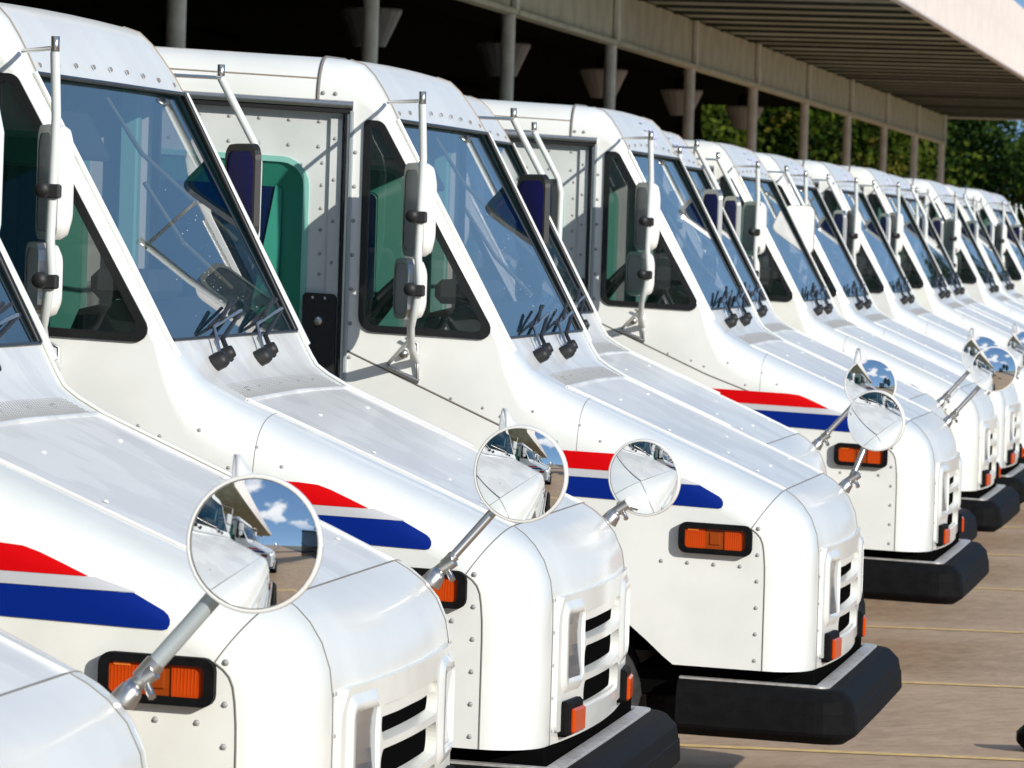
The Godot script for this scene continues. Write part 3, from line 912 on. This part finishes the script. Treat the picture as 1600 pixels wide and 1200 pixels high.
	# dark frame under the nose and body
	st = new_st()
	bbox(st, V(-0.24, 0.43, 0), Vector3(0.50, 0.08, 1.70), 0.004)
	bbox(st, V(-2.5, 0.40, 0), Vector3(3.4, 0.14, 1.2), 0.01)
	bbox(st, V(-0.78, 0.70, 0), Vector3(1.0, 0.02, 1.83), 0.004)
	bbox(st, V(-0.78, 0.58, 0), Vector3(0.85, 0.22, 1.0), 0.004)
	bbox(st, V(-1.25, 0.58, 0), Vector3(0.02, 0.30, 1.83), 0.004)
	obj("chassis", st, M.cavity, t)
	# ---- wheels
	for w in [[-0.79, 0.80], [-0.79, -0.80], [-3.33, 0.80], [-3.33, -0.80]]:
		var at := Vector3(w[0], 0.325, w[1])
		var bs := Basis(Vector3.RIGHT, PI / 2 * signf(w[1]))
		st = new_st()
		lathe(st, [Vector2(0.20, 0.085), Vector2(0.25, 0.098), Vector2(0.30, 0.092), Vector2(0.318, 0.070), Vector2(0.325, 0.03), Vector2(0.325, -0.03), Vector2(0.318, -0.07), Vector2(0.30, -0.092), Vector2(0.20, -0.085)], at, bs, 32)
		var wl := obj("wheel", st, M.tyre, t)
		st = new_st()
		lathe(st, [Vector2(0, 0.075), Vector2(0.05, 0.075), Vector2(0.06, 0.05), Vector2(0.15, 0.03), Vector2(0.175, 0.06), Vector2(0.20, 0.085), Vector2(0.205, 0.08)], at, bs, 24)
		obj("rim", st, M.wheel_steel, wl)
	# ---- side mirrors on tube brackets
	# right
	st = new_st()
	var zt := HALF + 0.325
	tube(st, [V(-1.076, 1.975, zt), V(-1.069, 1.83, zt), V(-1.075, 1.56, zt), V(-1.069, 1.49, zt), V(-1.077, 1.43, zt - 0.005), V(-1.095, 1.365, zt - 0.04), V(-1.112, 1.31, zt - 0.16), V(-1.117, 1.27, HALF + 0.015)], 0.0108, 10)
	var mb := obj("mirror_bracket", st, M.white_tube, t)
	st = new_st()
	tube(st, [V(-1.225, 1.98, HALF - 0.02), V(-1.071, 1.985, zt)], 0.0055, 6)
	obj("bracket_stay", st, M.steel, mb)
	st = new_st()
	tube(st, [V(-1.20, 1.255, HALF), V(-1.105, 1.335, zt - 0.12)], 0.006, 6)
	tube(st, [V(-1.20, 1.245, HALF + 0.004), V(-1.11, 1.212, HALF + 0.004)], 0.007, 6)
	tube(st, [V(-1.115, 1.215, HALF + 0.006), V(-1.115, 1.315, HALF + 0.02), V(-1.15, 1.33, HALF + 0.02)], 0.0045, 6)
	lathe(st, [Vector2(0, 0.02), Vector2(0.012, 0.02), Vector2(0.014, 0)], V(-1.155, 1.285, HALF), Basis(Vector3.RIGHT, PI / 2), 8)
	obj("bracket_foot", st, M.steel, mb)
	st = new_st()
	lathe(st, [Vector2(0, 0.02), Vector2(0.010, 0.02), Vector2(0.010, -0.02), Vector2(0, -0.02)], V(-1.076, 1.99, zt), Basis.IDENTITY, 8)
	obj("bracket_bolt", st, M.steel, mb)
	mirror_head(t, "side_mirror", V(-1.086, 1.688, zt - 0.105), Vector3(0.052, 0.255, 0.175), 0.40, M.grey_mirror)
	mirror_head(t, "side_mirror", V(-1.105, 1.470, zt - 0.10), Vector3(0.055, 0.165, 0.165), 0.40, M.grey_mirror)
	st = new_st()
	for yy in [1.668, 1.468]:
		bbox(st, V(-1.072, yy, zt + 0.004), Vector3(0.036, 0.032, 0.034), 0.004)
		lathe(st, [Vector2(0, 0.03), Vector2(0.016, 0.03), Vector2(0.019, 0.02), Vector2(0.019, 0.0)], V(-1.090, yy + 0.002, zt + 0.01), Basis(Vector3.RIGHT, PI / 2), 10)
	obj("mirror_clamp", st, M.black, mb)
	# left
	st = new_st()
	zt = -HALF - 0.20
	tube(st, [V(-1.152, 1.985, zt), V(-1.057, 1.818, zt), V(-1.046, 1.77, zt), V(-1.047, 1.58, zt), V(-1.06, 1.50, zt + 0.01), V(-1.09, 1.36, zt + 0.05), V(-1.11, 1.28, -HALF)], 0.0108, 10)
	var mb2 := obj("mirror_bracket", st, M.white_tube, t)
	st = new_st()
	tube(st, [V(-1.235, 1.98, -HALF + 0.03), V(-1.15, 1.985, zt)], 0.0055, 6)
	lathe(st, [Vector2(0, 0.02), Vector2(0.010, 0.02), Vector2(0.010, -0.02), Vector2(0, -0.02)], V(-1.152, 2.0, zt), Basis.IDENTITY, 8)
	obj("bracket_stay", st, M.steel, mb2)
	mirror_head(t, "side_mirror", V(-1.066, 1.690, zt + 0.095), Vector3(0.016, 0.250, 0.205), 0.58, M.navy_mirror)
	mirror_head(t, "side_mirror", V(-1.072, 1.483, zt + 0.095), Vector3(0.016, 0.14, 0.16), 0.58, M.navy_mirror)
	# ---- cab interior
	st = new_st()
	bbox(st, V(-2.22, 1.25, 0), Vector3(0.03, 1.40, 1.80), 0.004)
	var bh := obj("bulkhead", st, M.teal, t)
	st = new_st()
	for z in [-0.62, -0.28, 0.06, 0.40, 0.74]: bbox(st, V(-2.19, 1.28, z), Vector3(0.04, 1.3, 0.06), 0.006)
	bbox(st, V(-2.19, 1.78, 0), Vector3(0.045, 0.06, 1.7), 0.006)
	obj("bulkhead_rib", st, M.teal_light, bh)
	st = new_st()
	for side in [1.0, -1.0]:
		bbox(st, V(-1.335, 1.25, side * 0.875), Vector3(0.05, 1.40, 0.05), 0.006)
		bbox(st, V(-2.12, 1.25, side * 0.86), Vector3(0.18, 1.40, 0.03), 0.006)
	obj("door_pillar", st, M.teal_light, t)
	st = new_st()
	bbox(st, V(-2.5, 0.50, 0), Vector3(3.3, 0.04, 1.84), 0.004)
	obj("cab_floor", st, M.cab_grey, t)
	st = new_st()
	slab(st, PackedVector2Array([Vector2(-0.66, 0.70), Vector2(-1.14, 0.90), Vector2(-1.16, 1.30), Vector2(-1.12, 1.40), Vector2(-1.02, 1.43), Vector2(-0.93, 1.36), Vector2(-0.90, 1.28), Vector2(-0.84, 1.18), Vector2(-0.74, 1.12)]), -0.72, 0.72)
	obj("dashboard", st, M.cab_dark, t)
	st = new_st()
	bbox(st, V(-1.06, 1.46, 0.35), Vector3(0.16, 0.07, 0.34), 0.02)
	bbox(st, V(-1.30, 1.13, -0.45), Vector3(0.42, 0.05, 0.7), 0.01)
	obj("instrument_hood", st, M.cab_grey, t)
	st = new_st()
	var sc := V(-1.36, 1.34, 0.42)
	var sb := Basis(Vector3.BACK, 0.9)
	var rim := []
	for k in 25: rim.append(sc + sb * Vector3(cos(TAU * k / 24) * 0.19, 0, sin(TAU * k / 24) * 0.19))
	tube(st, rim, 0.012, 6)
	for a in [0.0, 2.1, 4.2]: tube(st, [sc, sc + sb * Vector3(cos(a) * 0.19, 0, sin(a) * 0.19)], 0.010, 5)
	tube(st, [sc, V(-1.1, 1.2, 0.42)], 0.02, 6)
	obj("steering_wheel", st, M.black, t)
	st = new_st()
	bbox(st, V(-1.78, 1.02, 0.42), Vector3(0.46, 0.12, 0.46), 0.04)
	bbox(st, V(-2.0, 1.36, 0.42), Vector3(0.12, 0.62, 0.44), 0.04, Basis(Vector3.BACK, 0.12))
	bbox(st, V(-1.8, 0.78, 0.42), Vector3(0.34, 0.44, 0.34), 0.02)
	obj("seat", st, M.cab_grey, t)
	st = new_st()
	tube(st, [V(-1.24, 1.90, -0.10), V(-1.16, 1.77, -0.16), V(-1.04, 1.60, -0.62), V(-1.02, 1.57, -0.70)], 0.006, 6)
	tube(st, [V(-1.17, 1.70, -0.25), V(-1.08, 1.56, -0.30), V(-1.0, 1.45, -0.55)], 0.006, 6)
	obj("interior_stay", st, M.olive, t)
	st = new_st()
	bbox(st, V(-1.20, 1.80, 0.42), Vector3(0.02, 0.13, 0.45), 0.008, Basis(Vector3.BACK, 0.5))
	obj("sun_visor", st, M.cab_grey, t)
	return t

# ------------------------------------------------------------------ trees
func crown_mesh(seed_: int, w: float, h: float, clumps: int, per: int, size: float, dark: Color, light: Color) -> ArrayMesh:
	var r := RandomNumberGenerator.new()
	r.seed = seed_
	var st := new_st()
	st.set_smooth_group(-1)
	for c in clumps:
		var a := r.randf() * TAU
		var q := pow(r.randf(), 0.5)
		var y := r.randf()
		var wide := sin(PI * clampf(0.12 + y * 0.86, 0, 1)) * (0.75 + 0.25 * r.randf())
		var mid := Vector3(cos(a) * q * wide * w / 2, y * h, sin(a) * q * wide * w / 2)
		var cs := (0.16 + 0.22 * r.randf()) * w * 0.5
		var tone := r.randf()
		var autumn := r.randf() < 0.05
		for k in per:
			var d := Vector3(r.randfn(), r.randfn() * 0.8, r.randfn()) * cs * 0.5
			var p := mid + d
			var s := size * (0.6 + r.randf() * 0.8)
			var u := Vector3(r.randfn(), r.randfn(), r.randfn()).normalized()
			var v := u.cross(Vector3(r.randfn(), r.randfn(), r.randfn()).normalized()).normalized()
			var col := dark.lerp(light, clampf(pow(tone, 1.6) * 0.85 + r.randf() * 0.15, 0, 1))
			if autumn: col = col.lerp(Color(0.13, 0.10, 0.02), 0.6)
			st.set_color(col)
			tri(st, p - u * s, p + v * s * 0.55, p + u * s)
			tri(st, p - u * s, p + u * s, p - v * s * 0.55)
	return finish(st)

func make_tree(called: String, label: String, at: Vector3, crown: ArrayMesh, base_y: float, scale_: float, turn: float, h_trunk: float, group: String) -> void:
	var t := thing(called, label, "tree", at, group)
	var st := new_st()
	tube(st, [Vector3(0, -0.1, 0), Vector3(0.05, h_trunk * 0.5, 0.03), Vector3(0.0, h_trunk, 0.1)], 0.16 * scale_, 9, 0.07 * scale_)
	for k in 5:
		var a := TAU * k / 5 + turn
		tube(st, [Vector3(0.03, h_trunk * (0.45 + 0.1 * k), 0.05), Vector3(cos(a) * 0.6, h_trunk * (0.75 + 0.1 * k), sin(a) * 0.6), Vector3(cos(a) * 1.2, h_trunk * (1.1 + 0.1 * k), sin(a) * 1.2)], 0.06 * scale_, 6, 0.02)
	obj("trunk", st, M.bark, t)
	var c := put("crown", crown, M.leaf, t)
	c.position.y = base_y
	c.rotation.y = turn
	c.scale = Vector3(scale_, scale_, scale_)

# ------------------------------------------------------------------ sky
func sky_image() -> Image:
	var w := 1024
	var h := 512
	var im := Image.create(w, h, false, Image.FORMAT_RGBF)
	var n := FastNoiseLite.new()
	n.seed = 17
	n.frequency = 1.7
	n.fractal_octaves = 5
	var n2 := FastNoiseLite.new()
	n2.seed = 5
	n2.frequency = 0.6
	for j in h:
		var el := PI / 2 - PI * (j + 0.5) / h
		var up := maxf(sin(el), 0.0)
		var base := Color(0.26, 0.455, 0.70).lerp(Color(0.085, 0.185, 0.395), pow(up, 0.40)) if el > 0 else Color(0.20, 0.165, 0.135)
		for i in w:
			var c := base
			if el > 0.01:
				var az := TAU * (i + 0.5) / w
				var d := Vector3(cos(az) * cos(el), sin(el), sin(az) * cos(el))
				var q := d / (up + 0.22) * 0.9
				var v := n.get_noise_3d(q.x, q.y * 0.6, q.z) * 0.75 + n2.get_noise_3d(q.x, 3.0, q.z) * 0.55
				var k := smoothstep(0.12, 0.42, v) * smoothstep(0.10, 0.32, up) * 0.85
				var shade := 0.86 + 0.24 * clampf(v, 0, 1)
				c = base.lerp(Color(1.02, 1.02, 1.03) * shade, k)
			im.set_pixel(i, j, c)
	return im

func sheet(called: String, x0: float, x1: float, z0: float, z1: float, y: float, m: Material) -> MeshInstance3D:
	var st := new_st()
	quad(st, Vector3(x0, y, z0), Vector3(x1, y, z0), Vector3(x1, y, z1), Vector3(x0, y, z1))
	return obj(called, st, m, self)

# ------------------------------------------------------------------ scene
func _ready() -> void:
	rng.seed = 7
	# camera
	var cam := Camera3D.new()
	cam.name = "camera"
	add_child(cam)
	cam.position = Vector3(0, 1.633, 0)
	cam.rotation = Vector3(-0.0259091, 0.1346466, 0.030801)
	var at := CameraAttributesPhysical.new()
	at.frustum_focal_length = 184.12
	at.frustum_focus_distance = 13.0
	at.exposure_aperture = 23.0
	at.frustum_far = 900.0
	at.frustum_near = 0.1
	cam.attributes = at
	cam.fov = 7.4573
	cam.far = 900.0
	cam.current = true
	# sky and air
	var we := WorldEnvironment.new()
	we.name = "environment"
	var env := Environment.new()
	env.background_mode = Environment.BG_SKY
	var sky := Sky.new()
	var pm := PanoramaSkyMaterial.new()
	pm.panorama = ImageTexture.create_from_image(sky_image())
	sky.sky_material = pm
	env.sky = sky
	env.tonemap_mode = Environment.TONE_MAPPER_LINEAR
	env.tonemap_exposure = 1.09
	env.sdfgi_enabled = true
	env.ssao_enabled = true
	env.ssil_enabled = true
	we.environment = env
	add_child(we)
	# sun: behind the camera's right shoulder
	var sun := DirectionalLight3D.new()
	sun.name = "sun"
	sun.light_color = Color(1.0, 0.98, 0.945)
	sun.light_energy = 1.3
	sun.light_angular_distance = 0.5
	sun.shadow_enabled = true
	sun.sky_mode = DirectionalLight3D.SKY_MODE_LIGHT_ONLY
	add_child(sun)
	sun.look_at_from_position(Vector3(0.37, 0.19, 0.33) * 50.0, Vector3.ZERO, Vector3.UP)

	make_materials()
	# ground
	var gnd := sheet("ground", -300, 300, -500, 300, 0.0, M.concrete); gnd.set_meta("kind", "structure")
	var gs := sheet("grass", -120, 200, -480, -106, 0.004, M.grass_ground); gs.set_meta("kind", "structure")
	var g2 := sheet("lawn", 6.6, 200, 5, 250, 0.004, M.grass_ground); g2.set_meta("kind", "structure")
	var rd := sheet("road", 2.4, 6.6, -100, 250, 0.004, M.asphalt); rd.set_meta("kind", "structure")
	for k in range(-7, 18):
		var st := new_st()
		var z := -18.78 - 3.103 * k
		quad(st, Vector3(-6.5, 0.0025, z - 0.045), Vector3(1.2, 0.0025, z - 0.045), Vector3(1.2, 0.0025, z + 0.045), Vector3(-6.5, 0.0025, z + 0.045))
		var o := obj("stall_line", st, M.line_paint, self); o.set_meta("kind", "structure")
	# ---- canopy
	var can := thing("loading_canopy", "long brown steel loading canopy with pale ribbed fascia above the trucks", "canopy", Vector3(-6.6, 0, -40))
	var o3 := Vector3(-6.6, 0, -40)
	var box := func(called: String, c: Vector3, s: Vector3, m: Material, bev := 0.006):
		var st := new_st()
		bbox(st, c - o3, s, bev)
		return obj(called, st, m, can)
	var zs := []
	for k in range(-8, 11): zs.append(-33.7 - 7.06 * k)
	for z in zs:
		var st := new_st()
		tube(st, [Vector3(-6.6, 0.0, z) - o3, Vector3(-6.6, 3.45, z) - o3], 0.058, 14)
		obj("post", st, M.post_paint, can)
		box.call("post_batten", Vector3(-6.545, 3.68, z), Vector3(0.05, 0.48, 0.15), M.post_paint)
	for k in zs.size() - 1:
		box.call("header_panel", Vector3(-6.6, 3.68, (zs[k] + zs[k + 1]) / 2), Vector3(0.05, 0.48, 7.06 - 0.16), M.header_paint)
		box.call("header_flange", Vector3(-6.57, 3.425, (zs[k] + zs[k + 1]) / 2), Vector3(0.12, 0.045, 7.06 - 0.12), M.header_paint)
	var zend := -105.0
	var zstart := 22.0
	# soffit deck: one pan after another, with a dark joint and ribs between
	var pan := new_st()
	bbox(pan, Vector3.ZERO, Vector3(2.60, 0.03, 1.58), 0.008)
	var pan_mesh := finish(pan)
	var rib := new_st()
	bbox(rib, Vector3.ZERO, Vector3(2.60, 0.045, 0.10), 0.005)
	var rib_mesh := finish(rib)
	var nz := 0
	var z1 := -24.0
	while z1 > zend:
		var p := put("soffit_pan", pan_mesh, M.soffit_paint, can)
		p.position = Vector3(-5.30, 3.95 + rng.randf_range(-0.004, 0.004), z1) - o3
		var rb := put("soffit_rib", rib_mesh, M.soffit_dark, can)
		rb.position = Vector3(-5.30, 3.925, z1 - 0.80) - o3
		z1 -= 1.60
	box.call("soffit_near", Vector3(-5.30, 3.95, (-23.6 + zstart) / 2), Vector3(2.6, 0.03, zstart + 23.6), M.soffit_paint)
	box.call("roof_deck", Vector3(-10.2, 4.25, (zend + zstart) / 2), Vector3(12.4, 0.5, zstart - zend), M.roofing)
	box.call("end_beam", Vector3(-5.3, 3.93, zend - 0.1), Vector3(2.7, 0.10, 0.2), M.post_paint)
	# fascia sheets with raised ribs
	var fz := zstart
	while fz > zend:
		var st := new_st()
		var len := 3.0
		bbox(st, Vector3(-3.97, 4.345, fz - len / 2) - o3, Vector3(0.05, 0.90, len - 0.012), 0.004)
		for k in 10: bbox(st, Vector3(-3.94, 4.345, fz - 0.15 - k * 0.3) - o3, Vector3(0.018, 0.90, 0.05), 0.008)
		obj("fascia_sheet", st, M.fascia_paint, can)
		fz -= len
	box.call("fascia_trim", Vector3(-3.945, 3.90, (zend + zstart) / 2), Vector3(0.08, 0.03, zstart - zend), M.fascia_paint)
	# ---- dock wall behind
	var dock := thing("dock_building", "dark warehouse wall in deep shade behind the canopy posts", "building", Vector3(-9.6, 0, -40))
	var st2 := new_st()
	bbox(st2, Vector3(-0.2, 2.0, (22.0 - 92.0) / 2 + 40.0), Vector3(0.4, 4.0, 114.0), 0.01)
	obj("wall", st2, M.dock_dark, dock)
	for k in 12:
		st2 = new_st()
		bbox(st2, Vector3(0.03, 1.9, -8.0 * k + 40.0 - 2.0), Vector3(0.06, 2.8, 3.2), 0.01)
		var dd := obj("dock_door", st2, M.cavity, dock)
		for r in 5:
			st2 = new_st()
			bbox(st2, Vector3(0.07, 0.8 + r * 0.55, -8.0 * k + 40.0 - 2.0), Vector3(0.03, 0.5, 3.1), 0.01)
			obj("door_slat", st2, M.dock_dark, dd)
	# ---- hanging lamps
	var lamp_labels := ["wide tapered hanging lamp partly cut off at the top of the picture", "wide tapered hanging lamp just behind the second bare post", "wide tapered hanging lamp beside the third bare post", "smallest clear tapered hanging lamp before the trees begin", "faint far tapered hanging lamp against the trees"]
	for k in 5:
		var lz: float = -49.1 - 8.2 * k
		var l := thing("hanging_lamp", lamp_labels[k], "lamp", Vector3(-7.95, 3.15, lz), "lamps hanging under the canopy")
		var s := new_st()
		s.set_smooth_group(-1)
		lathe(s, [Vector2(0.13, 0.0), Vector2(0.135, 0.0), Vector2(0.27, 0.30), Vector2(0.27, 0.32), Vector2(0.06, 0.35), Vector2(0, 0.35)], Vector3.ZERO, Basis.IDENTITY, 18)
		obj("lamp_shade", s, M.lamp_grey, l)
		s = new_st()
		tube(s, [Vector3(0, 0.35, 0), Vector3(0, 0.83, 0)], 0.02, 8)
		lathe(s, [Vector2(0.09, 0.34), Vector2(0.09, 0.46), Vector2(0.03, 0.48)], Vector3.ZERO, Basis.IDENTITY, 12)
		obj("lamp_stem", s, M.black, l)

	# ---- the trucks
	var row := [ # nose x, height change, yaw of the round mirror, shift of that mirror, second mirror, label
		[-1.70, 0.0, 0.0, Vector3.ZERO, true, "white mail truck nearest behind the photographer, seen only in the round mirrors"],
		[-1.68, 0.02, -0.05, Vector3(0, 0.012, 0), true, "nearest white mail truck, only its hood corner showing at the lower left"],
		[-1.6835, 0.0255, -0.17, Vector3(-0.014, -0.004, 0), true, "white mail truck at left edge, amber marker crossed by a thick grey mirror arm"],
		[-1.6931, 0.0108, -0.30, Vector3(-0.10, -0.115, 0.02), false, "white mail truck with the largest complete blue windshield"],
		[-1.3432, -0.0159, -0.33, Vector3(-0.095, -0.018, 0.0), false, "white mail truck parked farthest forward, its whole amber marker and long black bumper in view"],
		[-1.69, 0.0, -0.02, Vector3(0.0, 0.0, 0.0), true, "white mail truck set back, nearly hidden behind the farthest-forward truck"],
		[-1.4162, 0.0049, 0.0, Vector3(0.0, 0.0, 0.0), false, "white mail truck whose amber marker sits behind a pair of round mirrors"],
		[-1.64, 0.0, -0.04, Vector3(0.0, 0.0, 0.0), true, "white mail truck set back, a narrow strip of its windshield beside a wider one"],
		[-1.5947, -0.0149, 0.0, Vector3.ZERO, true, "white mail truck with a wide pale mirror back on its far side"],
		[-1.6304, -0.0175, 0.0, Vector3.ZERO, true, "white mail truck whose windshield peeks out right of the wide pale mirror back"],
		[-1.60, -0.012, 0.0, Vector3.ZERO, true, "white mail truck mid-distance, second windshield right of the wide pale mirror back"],
		[-1.57, 0.0, 0.0, Vector3.ZERO, true, "white mail truck mid-distance, third windshield right of the wide pale mirror back"],
		[-1.66, 0.0, 0.0, Vector3.ZERO, true, "small white mail truck, fourth windshield right of the wide pale mirror back"],
		[-1.58, 0.0, 0.0, Vector3.ZERO, true, "small far white mail truck, fifth windshield right of the wide pale mirror back"],
		[-1.62, 0.0, 0.0, Vector3.ZERO, true, "small far white mail truck, next to last windshield before the right edge"],
		[-1.55, 0.0, 0.0, Vector3.ZERO, true, "small far white mail truck, last windshield at the right edge"],
		[-1.60, 0.0, 0.0, Vector3.ZERO, true, "farthest white mail truck, only its roof corner showing at the right edge"]]
	var proto := make_truck()
	for i in row.size():
		var e: Array = row[i]
		var t: Node3D = proto if i == 0 else proto.duplicate()
		if i > 0:
			t.name = "mail_truck_%03d" % i
			add_child(t, true)
	for i in row.size():
		var e: Array = row[i]
		var t: Node3D = proto if i == 0 else get_node("mail_truck_%03d" % i)
		t.position = Vector3(e[0], e[1], -(13.0886 + (i - 3) * 3.10317) - HALF)
		if i > 4 or i == 2:
			var pv: Material = [M.paint, M.paint_chalky, M.paint_cream][i % 3]
			for c in t.get_children():
				if c is MeshInstance3D and c.material_override == M.paint: c.material_override = pv
		tag(t, e[5], "truck", "white mail trucks parked in a row")
		for c in t.get_children():
			if str(c.name).begins_with("wheel"): c.position.y -= e[1]
		fender_mirror(t, V(0.132, 1.155, -0.815) + e[3], Vector3(-0.03 if e[2] > -0.1 else (0.06 if e[2] > -0.2 else 0.10), e[2], 0), e[4], 1.05 if i == 1 else (0.95 if i > 3 else 1.0), 0.0135 if i == 1 else 0.0095)
		for nm in ["side_mirror", "side_mirror_001", "side_mirror_002", "side_mirror_003"]:
			if i > 4: t.get_node(nm).rotation.y += rng.randf_range(-0.14, 0.14)
		if i >= 5:
			for nm in ["side_mirror_002", "side_mirror_003"]: t.get_node(nm).rotation.y -= 0.27
		if i in [3, 4, 5]:
			for nm in ["side_mirror_002", "side_mirror_003"]:
				var hd: MeshInstance3D = t.get_node(nm)
				hd.material_override = M.black
				hd.get_node("glass_rim").material_override = M.black
		if i <= 5: t.get_node("windshield_header/faded_mark").free()
		if i == 8: t.get_node("side_mirror_002").rotation.y = -0.75

	# ---- trees at the far end
	var dk := Color(0.010, 0.024, 0.005)
	var lt := Color(0.048, 0.070, 0.008)
	var crowns := [crown_mesh(1, 4.2, 5.2, 190, 46, 0.085, dk, lt), crown_mesh(2, 4.8, 4.6, 190, 46, 0.08, dk, Color(0.10, 0.13, 0.018)), crown_mesh(3, 3.8, 5.6, 180, 46, 0.085, Color(0.010, 0.022, 0.006), Color(0.05, 0.09, 0.02))]
	var spots := [[-4.2, -113, 0, 0.78], [-6.4, -116, 2, 0.74], [-8.3, -112, 1, 0.92], [-10.3, -115, 0, 1.0], [-12.4, -113, 1, 1.05], [-14.6, -116, 2, 1.0], [-17.0, -114, 0, 1.1], [-2.0, -118, 1, 0.8], [-5.2, -123, 0, 0.80], [-7.6, -124, 2, 0.80], [-9.6, -123, 1, 1.1], [-11.8, -125, 0, 1.2], [-14.2, -124, 2, 1.2], [0.6, -122, 2, 0.95], [-3.6, -131, 2, 0.82], [-6.0, -132, 0, 0.84], [-8.6, -131, 2, 0.95], [-11.0, -133, 1, 1.1]]
	for i in spots.size():
		var s: Array = spots[i]
		var where := ["at the right edge", "just right of the canopy's last post", "seen between the last two canopy posts", "seen at the second gap from the canopy's end", "seen at the third gap from the canopy's end", "deep behind the dark canopy, left of the others", "hidden leftmost behind the dock wall end", "beyond the right edge", "in the back row at the right edge", "in the back row right of the last post", "in the back row between the last posts", "in the back row behind the middle posts", "in the back row near the dock wall", "farthest right in the back row", "in the farthest row at the right edge", "in the farthest row right of the last post", "in the farthest row behind the last post", "in the farthest row between the end posts"]
		make_tree("leafy_tree", ["dark green leafy tree ", "yellow-green leafy tree ", "darkest dense tree "][s[2]] + where[i], Vector3(s[0], 0, s[1]), crowns[s[2]], 0.3, s[3], i * 1.7, 2.2, "trees beyond the canopy")
	# ---- what the round mirrors see behind the photographer
	make_tree("tall_tree", "open branching tree on the lawn, seen in the large round mirror", Vector3(5.6, 0, 5.5), crowns[1], 3.0, 0.85, 0.4, 3.6, "")
	make_tree("tall_tree", "darker tree beyond the open one, seen in the large round mirror", Vector3(13.5, 0, 22), crowns[2], 1.8, 1.3, 1.4, 3.0, "")
	var enc := thing("slatted_enclosure", "dark slatted enclosure standing across the lot, seen in the large round mirror", "fence", Vector3(2.7, 0, 2.6))
	for k in 26:
		var s := new_st()
		bbox(s, Vector3(-1.5 + k * 0.115, 1.55, 0), Vector3(0.09, 3.1, 0.05), 0.008)
		obj("slat", s, M.fence_dark, enc)
	var s4 := new_st()
	for y in [0.4, 1.5, 2.9]:
		s4 = new_st()
		bbox(s4, Vector3(-0.05, y, 0.07), Vector3(3.1, 0.12, 0.07), 0.01)
		obj("rail", s4, M.fence_dark, enc)
	# small black kerb stop at the lower right
	var stop := new_st()
	bbox(stop, Vector3(0, 0.045, 0), Vector3(0.5, 0.09, 0.14), 0.03)
	var ws := obj("wheel_stop", stop, M.rubber, self)
	ws.position = Vector3(-0.655, 0, -19.15)
	ws.rotation.y = 0.1
	tag(ws, "black rubber wheel stop cut by the lower right corner of the picture", "wheel stop")
